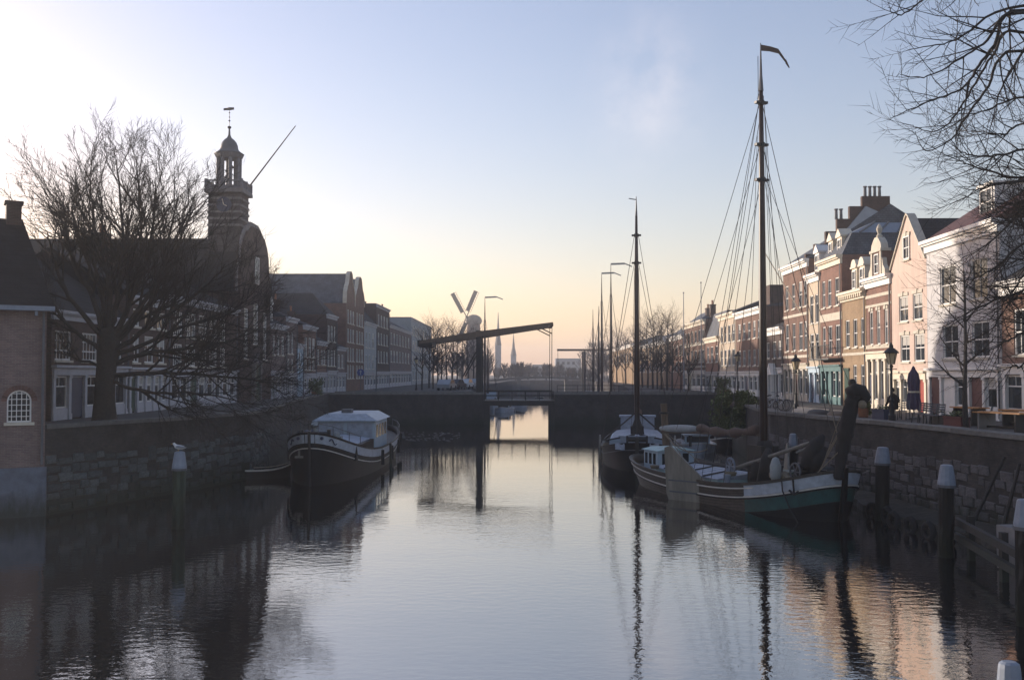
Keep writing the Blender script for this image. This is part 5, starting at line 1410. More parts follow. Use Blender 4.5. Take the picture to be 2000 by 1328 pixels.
q = MB(); q.tube([p+Vector((0,0,.05)),p+Vector((.2,-.1,-.3)),p+Vector((.75,-.1,-1.0)),p+Vector((1.1,.1,-1.6))],.03,5); q.build('anchor_chain', M['iron'], t)
q = MB(); q.lathe([(.14,1.3),(.22,1.5),(.22,1.9),(.12,2.2),(.03,2.25)],10,(Ls/2-2.7,-1.2,0)); q.build('fender', M['canvas'], t, smooth=True)
for k in range(5):
    q = MB(); x_ = Ls/2-3.4+k*.55; q.lathe([(.07,1.1),(.07,1.75+.1*(k%2)),(.11,1.76+.1*(k%2)),(.11,1.85+.1*(k%2))],8,(x_,-.5+.45*(k%3),0)); q.build('bollard', M['iron'], t)
q = MB()
for k in range(5): q.tube([(Ls/2-3.6+k*.35,-.9+.3*sin(k*2),1.35+.1*cos(k)),(Ls/2-3.4+k*.3,-.6+.3*cos(k),1.5),(Ls/2-3.2+k*.35,-.9+.2*sin(k),1.4)],.12,6)
q.build('rope_heap', M['rope'], t)
for k,(x_,y_,s_) in enumerate(((-4.0,-1.75,.16),(2.2,-1.3,.2),(3.6,.9,.18),(5.0,.3,.17))):
    q = MB()
    for j in range(3):
        n_ = 12; q.tube([(x_+(s_+.02*j)*cos(2*pi*i/n_), y_+(s_+.02*j)*sin(2*pi*i/n_), (1.02 if x_ < 1.6 else 1.12+.06*x_)+.05*j) for i in range(n_+1)],.028,5,caps=False)
    q.build('rope_coil', M['rope'], t)
q = MB(); q.box(3.0,.2,.9,3.9,1.2,1.42); q.box(2.96,.16,1.42,3.94,1.24,1.47); q.build('deck_locker', M['green_door'], t)
q = MB(); q.lathe([(.12,1.0),(.16,1.32),(.17,1.32)],10,(2.6,-1.7,0)); q.build('bucket', M['cap'], t)
q = MB(); q.tube([(-1.5,-1.95,1.0),(-.4,-2.0,1.03),(.8,-1.98,1.08)],.05,6); q.build('deck_pole', M['wood'], t)
# bow rail hanging out over the quay side
q = MB(); P3 = [H1.pt(u_,H1.rail(u_)+.12,1,.25) for u_ in (.8,.9,.96)]+[Vector((Ls/2+.35,.3,2.05)),Vector((Ls/2+.15,0,2.1))]
q.tube(P3,.025,5); 
for p in P3[:3]: q.tube([p,p-Vector((0,0,.45))],.02,4)
q.build('bow_rail', M['iron'], t)

# --- second ship, seen bow on
bow, stern = Vector((7.0,57.5)), Vector((9.3,76.0))
ctr2 = (bow+stern)/2; ax = bow-stern; L2 = ax.length; ang2 = math.atan2(ax.y,ax.x)
t = thing('sailing_barge', 'black hulled sailing barge moored bow on with pale hatches and one mast', 'sailing ship', (ctr2.x,ctr2.y,0), ang2)
H2 = Hull(L2,4.5,1.0,1.62,1.35,3.2,.3,2.7)
H2.skin(M['hull_black'], t); H2.deck(M['deck'], t); H2.strip(-.99,.99995,-.07,.03,.05,M['hull_black'],t,'gunwale'); H2.strip(-.99,.99995,-.42,-.37,.05,M['lead'],t,'rubbing_strake')
q = MB(); q.bar((L2/2-.2,0,-.4),(L2/2+.08,0,1.95),.2,.2); q.build('stem_post', M['tar'], t)
for sd in (-1,1):
    q = MB(); p = H2.pt(.965,1.42,sd,.05); q.box(-.02,-.33,-.2,.03,.33,.2); o = q.build('name_board', M['hatch'], t, loc=p); o.rotation_euler = (0,0,sd*radians(38))
q = MB(); q.box(-6.5,-1.7,.7,3.6,1.7,1.42); ht = q.build('hatch_coaming', M['cabin_blue'], t)
for k in range(17): link('hatch_board', plm, ht, (-6.2+k*.585,0,1.46+rng.uniform(0,.012)))
q = MB(); q.box(4.3,-1.0,1.0,5.9,1.0,1.75); q.box(4.2,-1.1,1.75,6.0,1.1,1.83); q.build('forecabin', M['hatch'], t)
m2 = 4.05
mo = mast(t, m2, .8, 15.2, .17, .07, bands=((14.0,.15),(12.3,.15)))
q = MB(); q.tube([(m2,0,15.2),(m2,0,16.4)],[.07,.02],6); q.tube([(m2,0,16.2),(m2+.2,-.45,16.25)],.03,4); q.build('topmast', M['lead'], mo)
q = MB(); q.box(m2-.4,-.4,.8,m2+.35,-.2,2.3); q.box(m2-.4,.2,.8,m2+.35,.4,2.3); q.tube([(m2+.1,.1,1.4),(m2+.15,0,2.2),(m2+.1,0,2.9)],[.42,.36,.1],8); q.build('mast_case', M['sail_dark'], t)
for sd in (-1,1):
    for k,(dx,z_) in enumerate(((-.6,13.9),(-1.2,13.9),(.2,12.2))): line(t,'shroud',(m2,sd*.14,z_),(m2+dx*1.4,sd*2.2,1.3),.014)
line(t,'forestay',(m2,0,13.9),(L2/2,0,1.9),.016); line(t,'backstay',(m2,0,13.9),(-L2/2+2,0,2.4),.014)
for k in range(3): line(t,'halyard',(m2-.1,.12*(k-1),12.0),(m2-.3,.35*(k-1),1.8),.013)
q = MB(); q.tube([(m2-.3,0,2.9),(-L2/2+1.5,.2,2.6)],.09,7); q.tube([(m2-.5,0,3.05),(m2-4,.1,3.0),(-L2/2+2.5,.2,2.75)],[.16,.24,.12],8); q.build('boom', M['sail_brown'], t)
q = MB()
for sd in (-1,1): q.tube([(m2+1.9,sd*.15,1.9),(m2-.2,sd*1.9,2.3) if False else (m2+.3,sd*1.9,1.45)],.05,5); q.tube([(m2,0,3.2),(m2+1.2,sd*2.0,1.5)],.05,5)
q.build('mast_struts', M['tar'], t)
for k,(x_,y_) in enumerate(((5.2,1.4),(6.6,-.7),(3.9,-1.9),(6.9,.8))):
    q = MB(); n_ = 12
    for j in range(3): q.tube([(x_+(.2-.03*j)*cos(2*pi*i/n_), y_+(.2-.03*j)*sin(2*pi*i/n_), 1.12+.06*j) for i in range(n_+1)],.035,5,caps=False)
    q.build('rope_coil', M['rope'], t)
q = MB(); q.tube([(L2/2-1.4,-.5,1.75),(L2/2-1.4,.5,1.75)],.16,9); q.box(L2/2-1.5,-.62,1.0,L2/2-1.3,-.5,1.95); q.box(L2/2-1.5,.5,1.0,L2/2-1.3,.62,1.95); q.build('windlass', M['iron'], t)
for k,u_ in enumerate((.7,.3,-.2)):
    p = H2.pt(u_,H2.rail(u_)-.1,1,.14); q = MB(); q.tube([p,p-Vector((0,0,.75))],[.09,.12],7); q.build('fender', M['rubber'], t)
q = MB(); q.box(-7.9,-1.2,.9,-6.7,1.2,2.4); q.box(-8.0,-1.3,2.4,-6.6,1.3,2.52); q.build('wheelhouse', M['hatch'], t)
for sd in (-1,1):
    q = MB(); yb = sd*2.42; q.prism([(-.9,-.3),(.9,-.3),(1.0,.3),(.7,1.0),(.1,1.5),(-.2,1.5),(-.9,.7)],yb-.05,yb+.05); q.build('leeboard', M['leeboard_wood'], t)

# --- cargo barge on the left
bow, stern = Vector((-9.85,50.0)), Vector((-9.9,74.0))
ctr3 = (bow+stern)/2; L3 = 24.0
t = thing('barge', 'black cargo barge with a white bow band, scroll ornaments and pale blue wheelhouse', 'barge', (ctr3.x,ctr3.y,0), -pi/2)
H3 = Hull(L3,4.7,1.25,2.62,1.85,3.4,.22,2.3)
H3.skin(M['hull_black'], t); H3.deck(M['deck'], t, .35)
H3.strip(-.995,.99995,-.06,.03,.05,M['hull_black'],t,'gunwale')
H3.strip(-.995,.99995,-.50,-.07,.012,M['hull_white'],t,'rail_band')
H3.strip(-.995,.99995,-.56,-.505,.06,M['hull_black'],t,'rubbing_strake')
H3.strip(-.995,.99995,-.78,-.73,.035,M['stripe'],t,'pale_stripe')
q = MB(); q.bar((L3/2-.35,0,-.4),(L3/2+.02,0,2.2),.08,.16); q.bar((L3/2+.0,0,2.1),(L3/2+.04,0,2.72),.12,.14); q.build('stem_post', M['black_paint'], t)
for sd in (-1,1):                                    # scroll ornaments on the band
    P = []
    for k in range(14):
        f = k/13; u_ = .955-.045*f; zz = H3.rail(u_)-.28+.13*sin(f*6.2)*(1-.3*f); P.append(H3.pt(u_,zz,sd,.04))
    q = MB(); q.tube(P,[.035*(1.2-.6*k/13) for k in range(14)],5); p = H3.pt(.985,H3.rail(.985)-.22,sd,.05); q.ball(p,.09,7,5); q.build('scroll_ornament', M['navy'], t)
q = MB(); p = H3.pt(.985,1.75,-1,.06); q.bar(p,p-Vector((0,0,.35)),.09,.09); q.bar(p-Vector((0,.2,.32)),p-Vector((0,-.2,.32)),.1,.1); q.build('anchor', M['grey_wood'], t)
q = MB()
for sd in (-1,1):
    P = [H3.pt(u_,H3.rail(u_)+.5,sd,-.05) for u_ in (.99,.93,.8,.66)]
    if sd < 0:
        pass
    q.tube(P,.022,5)
    for p in P: q.tube([p,p-Vector((0,0,.55))],.02,4)
q.build('bow_rail', M['lead'], t)
q = MB(); q.tube([(L3/2-1.6,-.6,2.4),(L3/2-1.6,.6,2.4)],.2,10); q.box(L3/2-1.75,-.75,1.9,L3/2-1.45,-.6,2.7); q.box(L3/2-1.75,.6,1.9,L3/2-1.45,.75,2.7); q.tube([(L3/2-1.6,-.78,2.4),(L3/2-1.6,-.86,2.4)],.3,10); q.build('windlass', M['iron'], t)
q = MB(); q.box(2.0,-1.8,1.0,8.6,1.8,1.72); ht = q.build('hatch_coaming', M['hull_black'], t)
for k in range(12): link('hatch_board', plm, ht, (2.3+k*.565,0,1.77+rng.uniform(0,.012)))
for k,(x_,y_,s_) in enumerate(((8.9,-.4,.35),(8.3,.7,.28),(7.6,-1.0,.3))):
    q = MB(); q.box(-s_,-s_,0,s_,s_,s_*1.4); q.ball((0,0,s_*1.6),s_*.7,7,5); q.build('deck_box', M['navy'] if k != 1 else M['canvas'], t, loc=(x_,y_,1.85))
q = MB(); q.tube([(9.4,-.2,2.0),(9.4,-.2,2.75),(9.55,-.2,2.95)],[.10,.10,.2],8); q.build('vent', M['canvas'], t)
# wheelhouse
q = MB(); q.box(-4.6,-1.75,.9,1.2,1.75,2.72); wh = q.build('wheelhouse', M['cabin_blue'], t)
q = MB(); q.add([(-4.9,-1.95,2.72),(1.5,-1.95,2.72),(1.5,1.95,2.72),(-4.9,1.95,2.72),(-4.8,-1.2,3.12),(.9,-1.2,3.12),(.9,1.2,3.12),(-4.8,1.2,3.12)],[(0,1,5,4),(1,2,6,5),(2,3,7,6),(3,0,4,7),(4,5,6,7),(3,2,1,0)]); q.build('wheelhouse_roof', M['hull_white'], wh)
q = MB(); q.box(-1.2,-.5,3.12,-.4,.1,3.35); q.build('roof_hatch', M['lead'], wh)
q = MB(); q.box(1.2,-1.6,1.75,1.23,-.1,2.6); q.box(1.2,.1,1.75,1.23,1.6,2.6); q.build('tarpaulin_screen', M['hatch'], wh)
for sd in (-1,1):
    for k in range(4):
        q = MB(); q.box(-4.2+k*1.3,sd*1.75-.02,1.7,-3.3+k*1.3,sd*1.75+.02,2.45); q.build('window', M['glass'], wh)
q = MB()
for sd in (-1,1):
    P = [H3.pt(u_,H3.rail(u_)+.45,sd,-.05) for u_ in (-.6,-.75,-.88,-.96)]
    q.tube(P,.025,5)
    for p in P: q.tube([p,p-Vector((0,0,.5))],.02,4)
q.build('stern_rail', M['lead'], t)
for k,u_ in enumerate((.25,-.1,-.45,-.75)):
    p = H3.pt(u_,H3.rail(u_)-.15,1,.16); q = MB(); q.tube([p,p-Vector((0,0,.85))],[.09,.11],7); line(t,'fender_rope',p+Vector((0,-.1,.2)),p,.012,'rope'); q.build('fender', M['rubber'], t)
p = H3.pt(.05,H3.rail(.05)+.1,1,.25); q = MB(); q.tube([p,p-Vector((0,-.05,2.2))],[.07,.09],7); q.build('fender_pole', M['tar'], t)

# --- small craft
def small_boat(label, loc, rz, L, B, hull='hull_white', cabin=None, name='small_boat'):
    t = thing(name, label, 'boat', loc, rz, None); h = Hull(L,B,.45,.75,.55,2.6,.35,1.8)
    h.skin(M[hull], t); h.deck(M['deck'], t, .2); h.strip(-.9995,.9995,-.05,.03,.04,M['stripe'],t,'gunwale')
    if cabin:
        q = MB(); q.box(-L*.2,-B*.3,.3,L*.2,B*.3,1.15); c = q.build('cabin', M[cabin], t)
        q = MB(); q.box(-L*.23,-B*.34,1.15,L*.22,B*.34,1.22); q.build('cabin_roof', M['hull_white'], c)
        q = MB(); q.box(L*.2,-B*.26,.65,L*.2+.02,B*.26,1.05); q.box(-L*.15,-B*.3-.02,.65,L*.15,B*.3+.02,1.05); q.build('cabin_window', M['glass'], c)
    else:
        q = MB(); 
        for k in (-.2,.15): q.box(L*k-.12,-B*.42,.35,L*k+.12,B*.42,.40)
        q.build('thwart', M['wood'], t)
    return t
p = at(500,934,54.2); small_boat('little open dinghy with a pale rim tucked between wall and barge', (p.x,54.5,0), radians(20), 3.6, 1.5, 'hull_black')
small_boat('white and blue motor boat moored behind the sailing barge', (13.3,74.5,0), radians(-95), 8.5, 2.9, 'hull_white', 'cabin_blue')
small_boat('small dark cabin boat moored next to the motor boat', (16.6,80,0), radians(-100), 7.5, 2.6, 'hull_black', 'canvas')
p = at(1004,766,140)
for k,(x_,D,c_,lab) in enumerate(((985,150,'cabin_blue','pale blue boat moored beyond the drawbridge railing'),(962,160,'canvas','grey covered boat moored farthest in at the drawbridge'),(1012,172,'hatch','pale motor boat on the reflecting strip beyond the drawbridge'),(1045,215,None,'dark open boat out on the bright water beyond the bridge'))):
    small_boat(lab, (at(x_,730,D).x,D,0), radians(-95+8*k), 8, 2.8, 'hull_white' if c_ else 'hull_black', c_)
# masts beyond the bridge, each on its own barge
GM = 'sailing barges moored past the drawbridge'
for x_, top, D, flag, lab in ((1193,516,138,True,'sailing barge with the tallest mast and a streaming pennant past the drawbridge'),(1175,534,152,True,'sailing barge whose mast stands second from the tall pennant mast'),
        (1169,598,168,False,'short masted barge between the two taller masts past the bridge'),(1158,604,190,False,'sailing barge with the leftmost slim mast of the far group'),(947,581,165,True,'sailing barge with a bent mast close behind the drawbridge portal'),(953,655,185,False,'small barge with a short mast behind the drawbridge portal')):
    p = at(x_, top, D)
    t = thing('sailing_barge', lab, 'sailing ship', (p.x,D,0), radians(-92), GM)
    h = Hull(15,4.2,.9,1.6,1.2,3.0,.3,2.6); h.skin(M['hull_black'], t); h.deck(M['deck'], t); h.strip(-.9995,.9995,-.3,-.2,.04,M['stripe'],t,'rubbing_stripe')
    q = MB(); q.box(-5,-1.4,.6,-1,1.4,1.3); q.build('hatch', M['hatch'], t)
    q = MB(); q.box(-6.4,-1.2,.8,-5.2,1.2,2.2); q.build('cabin', M['cabin_blue'], t)
    z_ = p.z; q = MB(); q.tube([(0,0,.5),(0,0,z_*.7),(0,0,z_)],[.2,.15,.03],7); mo = q.build('mast', M['mast_wood'], t)
    if flag: q = MB(); q.bar((0,0,z_),(-.3,1.9,z_+.1),.05,.25); q.bar((-.3,1.9,z_+.1),(-.4,2.9,z_-.3),.05,.15); q.build('pennant', M['canvas'], mo)
    for sd in (-1,1):
        for dx in (-1,.2): line(t,'shroud',(0,sd*.1,z_*.8),(dx*1.5,sd*2.1,1.2),.02)
    line(t,'forestay',(0,0,z_*.82),(7.2,0,1.6),.02); line(t,'backstay',(0,0,z_*.82),(-6,0,2.0),.02)

# ------------------------------------------------------------------ mooring posts
def post(label, loc, h, r=.22, capped=True, lean=(0,0), tint='tar', group=None):
    lean = (rng.uniform(-.022,.022), rng.uniform(-.022,.022))
    t = thing('mooring_post', label, 'mooring post', (loc[0],loc[1],0), rng.random()*6, group); t.rotation_euler = (lean[0],lean[1],t.rotation_euler[2])
    q = MB(); n = 12
    N_ = 9; q.tube([(rng.uniform(-.012,.012),rng.uniform(-.012,.012),-.6+(h+.05)*j/(N_-1)) for j in range(N_)],[r*rng.uniform(.93,1.04) for j in range(N_)],n)
    for j in range(len(q.v)): x_,y_,z_ = q.v[j]; q.v[j] = (x_*(1+rng.uniform(-.035,.035)),y_*(1+rng.uniform(-.035,.035)),z_); q.build('shaft', M[tint], t, smooth=False)
    if capped:
        q = MB(); q.lathe([(r*1.10,h-.62),(r*1.12,h-.52),(r*.80,h-.04),(r*.74,h),(r*.5,h+.02)],12); c = q.build('cap', M['cap'], t)
        q = MB(); q.lathe([(r*1.16,h-.66),(r*1.16,h-.58)],12); q.build('cap_ring', M['lead'], c)
    return t
M['green_post'] = mat('algae_green_post', (.055,.075,.05), .75, .35, 4, .5, 20, streak=.12, tide=True)
lp = post('greenish mooring post with a gull on its pale cap in front of the quay wall', (-11.9,36.7), 2.72, .23, tint='green_post')
gp = 'white capped mooring posts'
post('pale capped mooring post just off the sailing barge bow', (13.9,38.7), 2.73, .26)
post('tall pale capped mooring post standing before the rough stone wall', (13.05,31.0), 2.75, .235)
post('pale capped mooring post cut by the picture edge by the timber beams', (11.25,22.6), 2.73, .215)
post('pale rounded post top rising from the water nearest the viewer', (4.72,9.8), 2.74, .125)
post('weathered mooring post close against the mossy quay wall', (-15.0,58.5), 2.85, .24, tint='green_post')
p = at(1548,850,47); post('pale capped mooring post between mast and quay wall', (p.x,47,), 2.75, .2)
# gull on the post
t = thing('gull', 'grey and white gull sitting on the greenish mooring post', 'bird', (-11.9,36.7,2.74), radians(185))
q = MB(); q.tube([(-.24,0,.12),(-.14,0,.13),(0,0,.14),(.10,0,.17),(.15,0,.235),(.185,0,.27),(.215,0,.275)],[.012,.06,.085,.075,.045,.05,.022],9); bd_ = q.build('body', M['feather'], t, smooth=True)
for sd in (-1,1):
    q = MB(); q.tube([(.09,sd*.055,.17),(0,sd*.075,.16),(-.12,sd*.06,.145),(-.27,sd*.015,.13)],[.03,.05,.04,.008],7); q.build('wing', M['grey_feather'], t, smooth=True)
    q = MB(); q.tube([(.02,sd*.03,.08),(.02,sd*.03,.0),(.06,sd*.035,.004)],.008,4); q.build('leg', M['beak'], t)
    q = MB(); q.ball((.195,sd*.035,.285),.009,5,4); q.build('eye', M['rubber'], t)
q = MB(); q.tube([(.21,0,.272),(.25,0,.265),(.285,0,.255)],[.018,.013,.004],6); q.build('beak', M['beak'], t)
# ------------------------------------------------------------------ things on the right quay
def lamp(label, loc, H, lit=False, sc=1.0):
    t = thing('street_lamp', label, 'street lamp', loc, .4, None); t.scale = (sc,)*3
    q = MB(); q.lathe([(.17,0),(.17,.25),(.11,.35),(.085,.9),(.10,.95),(.055,1.05),(.045,H-.95),(.08,H-.92),(.08,H-.86),(.05,H-.8)],10); q.build('pole', M['iron'], t, smooth=False)
    q = MB(); q.tube([(-.32,0,H-1.0),(.32,0,H-1.0)],.02,6); q.build('ladder_bar', M['iron'], t)
    q = MB(); q.lathe([(.14,H-.78),(.25,H-.28),(.25,H-.26)],6); hd = q.build('lantern', M['lamp_glass'], t)
    q = MB()
    for k in range(6):
        a_ = 2*pi*(k+.5)/6; q.bar((.145*cos(a_),.145*sin(a_),H-.79),(.258*cos(a_),.258*sin(a_),H-.27),.02,.02)
    q.build('lantern_frame', M['iron'], hd)
    q = MB(); q.lathe([(.33,H-.28),(.34,H-.24),(.16,H-.06),(.10,H-.04),(.09,H+.08),(.05,H+.13),(.02,H+.22)],12); q.build('lantern_hood', M['iron'], hd)
    return t
p = at(1742,800,48); lamp('old street lamp with a six sided lantern standing on the terrace', (p.x,48,QZ), 3.35, sc=1.03)
p = at(1555,800,64); lamp('smaller street lamp beside the tall mast on the quay', (p.x,64,QZ), 3.25)
p = at(1441,760,100); lamp('street lamp against the cream houses by the bridge ramp', (p.x,100,QZ), 4.2)
p = at(813,750,138); lamp('hazy street lamp on the shadowed quay by the balance beam', (p.x,138,QZ), 4.4)
# closed parasol
p = at(1785,800,50); t = thing('parasol', 'closed purple parasol tied up on the terrace', 'parasol', (p.x,50,QZ))
q = MB(); q.tube([(0,0,.05),(0,0,2.5)],.03,6); q.build('pole', M['grey_wood'], t)
q = MB(); q.lathe([(.31,.02),(.32,.10),(.1,.12)],12); q.build('base', M['concrete'], t)
q = MB(); n = 16; prof = [(.30,.45),(.33,.7),(.24,1.35),(.27,1.9),(.22,2.2),(.09,2.42),(.07,2.5),(.02,2.58)]
vs, fs = [], []
for r_, z_ in prof:
    for k in range(n): rr = r_*(1+.16*(-1)**k); a_ = 2*pi*k/n; vs.append((rr*cos(a_),rr*sin(a_),z_+.03*(-1)**k*(z_ < .5)))
for i in range(len(prof)-1):
    for k in range(n): fs.append((i*n+k,i*n+(k+1)%n,(i+1)*n+(k+1)%n,(i+1)*n+k))
q.add(vs, fs); q.build('canopy', M['umbrella'], t)
q = MB(); q.lathe([(.285,1.28),(.285,1.36)],12); q.build('strap', M['cream'], t)
# person seated with the back to the canal
p = at(1742,800,51.5); t = thing('person', 'person in a dark coat sitting hunched on the terrace beyond the lamp', 'person', (p.x+.1,51.5,QZ), radians(20))
q = MB(); q.lathe([(.20,.42),(.27,.5),(.25,.68),(.23,.85),(.27,1.02),(.22,1.12),(.09,1.18),(.06,1.25)],12)
for v in range(len(q.v)): x,y,z = q.v[v]; q.v[v] = (x, y*.72-(.07*(z-.5) if False else -.06*(z-.5)), z)
for sd in (-1,1):
    q.tube([(sd*.25,.04,1.04),(sd*.32,.06,.78),(sd*.26,.28,.62),(sd*.12,.40,.62)],[.085,.07,.055,.042],8); q.tube([(sd*.11,.02,.48),(sd*.13,.42,.5),(sd*.13,.46,.28),(sd*.13,.44,.08),(sd*.13,.56,.05)],[.11,.085,.065,.05,.04],8)
q.build('body', M['coat'], t, smooth=True)
q = MB(); q.ball((0,.10,1.36),.105,10,8,(.85,1,1.15)); q.ball((0,.205,1.35),.02,5,4)
for sd in (-1,1): q.ball((sd*.09,.10,1.36),.022,5,4); q.ball((sd*.10,.43,.62),.045,6,5)
q.build('head', M['skin'], t, smooth=True)
q = MB(); q.ball((0,.075,1.39),.115,10,7,(.9,1,1.05)); q.build('hair', M['hair'], t, smooth=True)
c_ = thing('chair', 'dark terrace chair under the seated person', 'chair', (p.x+.1,51.5,QZ), radians(20))
q = MB(); q.box(-.22,-.2,.40,.22,.24,.44); q.build('seat', M['iron'], c_)
for sx in (-1,1):
    for sy in (-1,1): q = MB(); q.box(sx*.2-.015,sy*.2+.02-.015,0,sx*.2+.015,sy*.2+.02+.015,.4); q.build('leg', M['iron'], c_)
q = MB()
for k in range(4): q.box(-.2,-.22,.55+k*.1,.2,-.2,.60+k*.1)
q.box(-.22,-.22,.44,-.19,-.2,.95); q.box(.19,-.22,.44,.22,-.2,.95); q.build('backrest', M['iron'], c_)
# tables and benches
def table(label, loc, rz, L, W_, H=.76, panel=True, m='warm_wood'):
    t = thing('terrace_table', label, 'table', loc, rz)
    n = 4; bw = W_/n
    for k in range(n): q = MB(); q.box(-L/2,-W_/2+k*bw+.006,H-.05,L/2,-W_/2+(k+1)*bw-.006,H); q.build('plank', M[m], t)
    for sx in (-1,1):
        q = MB(); x_ = sx*(L/2-.25); q.box(x_-.04,-W_/2+.05,0,x_+.04,W_/2-.05,H-.051); q.build('leg_panel', M['concrete'] if panel and sx < 0 else M['tar'], t)
    q = MB(); q.box(-L/2+.3,-.05,.2,L/2-.3,.05,.28); q.build('stretcher', M['tar'], t); return t
p = at(1893,803,44); table('wooden terrace table glowing orange beside the small bare tree', (p.x,44,QZ), radians(-82), 1.8, .75, .78, False)
p = at(1962,806,37.6); table('long wooden terrace table with a pale end panel by the wall edge', (p.x,37.6,QZ), radians(-70), 2.2, .9, .80)
p = at(1995,803,40); table('wooden terrace table at the picture edge behind the long table', (p.x+.3,40.5,QZ), radians(-80), 2.0, .8, .78, False)
def chair(label, loc, rz, group):
    t = thing('terrace_chair', label, 'chair', loc, rz, group)
    q = MB(); q.box(-.21,-.2,.42,.21,.22,.45); q.build('seat', M['lead'], t)
    for sx in (-1,1):
        for sy in (-1,1): q = MB(); q.bar((sx*.19,sy*.19,.42),(sx*.21,sy*.24,0),.03,.03); q.build('leg', M['iron'], t)
    q = MB(); q.bar((-.2,-.2,.45),(-.2,-.3,.92),.03,.03); q.bar((.2,-.2,.45),(.2,-.3,.92),.03,.03)
    for k in range(4): q.box(-.2,-.25-.025*k,.55+k*.1,.2,-.225-.025*k,.61+k*.1)
    q.build('backrest', M['lead'], t); return t
gc = 'folding chairs on the terrace'
for k,(x_,D,rz,lab) in enumerate(((1795,46,2.0,'grey slatted chair nearest the parasol'),(1806,45,2.2,'grey slatted chair second from the parasol'),(1818,44.2,2.0,'grey slatted chair third from the parasol'),(1830,43.5,2.1,'grey slatted chair fourth from the parasol'),
      (1922,40.6,1.2,'grey chair drawn up between the orange tables'),(1765,49,2.4,'grey slatted chair between lamp and parasol'))):
    q_ = at(x_,810,D); chair(lab,(q_.x,D,QZ),rz,gc)
# planters and boxes along the coping
def planter(label, x_, D, w_, h_, m='tar'):
    p = at(x_,810,D); t = thing('planter', label, 'planter', (p.x,D,QZ), radians(-80))
    q = MB(); q.box(-w_/2,-.2,0,w_/2,.2,h_); q.box(-w_/2-.03,-.23,h_-.06,w_/2+.03,.23,h_); q.build('box', M[m], t)
    q = MB()
    for k in range(70):
        a_ = rng.random()*6.3; c = Vector((rng.uniform(-w_/2,w_/2),rng.uniform(-.2,.2),h_+rng.uniform(-.02,.22))); e = Vector((cos(a_),sin(a_),rng.uniform(-.5,.8)))*.07; f = e.cross(Vector((0,0,1))).normalized()*.04
        q.add([c-e,c+f,c+e,c-f],[(0,1,2,3)])
    q.build('foliage', M['leaf'], t)
planter('long dark planter box beside the terrace chairs', 1850, 43.0, 1.6, .42)
planter('dark planter box under the small bare tree', 1868, 42.2, 1.2, .45,'maroon')
planter('dark planter box at the foot of the street lamp', 1722, 49.5, 1.1, .5,'navy')
# potted bush
def bush(name, label, loc, rad, h, nleaf, pot=True, seed=1, cat='bush', leafs=.10):
    rg = random.Random(seed); t = thing(name, label, cat, loc)
    if pot: q = MB(); q.lathe([(.22,0),(.30,.42),(.33,.42),(.33,.48),(.26,.48)],12); q.build('pot', M['terracotta'], t)
    q = MB()
    for k in range(14): a_ = rg.random()*6.3; q.tube([(0,0,.3 if pot else 0),(rad*.5*cos(a_),rad*.5*sin(a_),h*.55),(rad*.85*cos(a_),rad*.85*sin(a_),h*.85)],[.02,.012,.005],4)
    q.build('stems', M['bark'], t)
    q = MB(); cl = [(rad*.75*math.sqrt(rg.random()),rg.random()*6.3,h*(.2+.75*rg.random()),rad*rg.uniform(.25,.5)) for k in range(26)]
    for k in range(nleaf):
        r_,a_,z_,s_ = rg.choice(cl); dv = Vector((rg.gauss(0,1),rg.gauss(0,1),rg.gauss(0,1))).normalized()*s_*rg.random()**.4
        c = Vector((r_*cos(a_),r_*sin(a_),z_))+dv; e = Vector((rg.gauss(0,1),rg.gauss(0,1),rg.gauss(0,.7))).normalized()*leafs*rg.uniform(.5,1.2); f = e.cross(Vector((rg.random(),rg.random(),1))).normalized()*leafs*.45
        q.add([c-e,c+f,c+e,c-f],[(0,1,2,3)])
    q.build('foliage', M['leaf'], t); return t
p = at(1686,795,52); bush('potted_bush','round potted bush behind the raised bowsprit',(p.x,52,QZ),.45,1.2,900,True,4)
bush('ivy_bush','big green evergreen bush spilling over the quay wall by the mast',(14.75,67.5,1.5),1.7,2.85,9000,False,9,leafs=.15)
p = at(1412,772,100); bush('potted_bush','dark potted shrub at the corner of the bridge ramp',(p.x,100,QZ+.1),.8,1.7,700,True,6,leafs=.15)
p = at(610,775,101); bush('potted_bush','round dark shrub in front of the slim pale blue house',(p.x+.6,99,QZ),.8,1.6,700,True,8,leafs=.15)
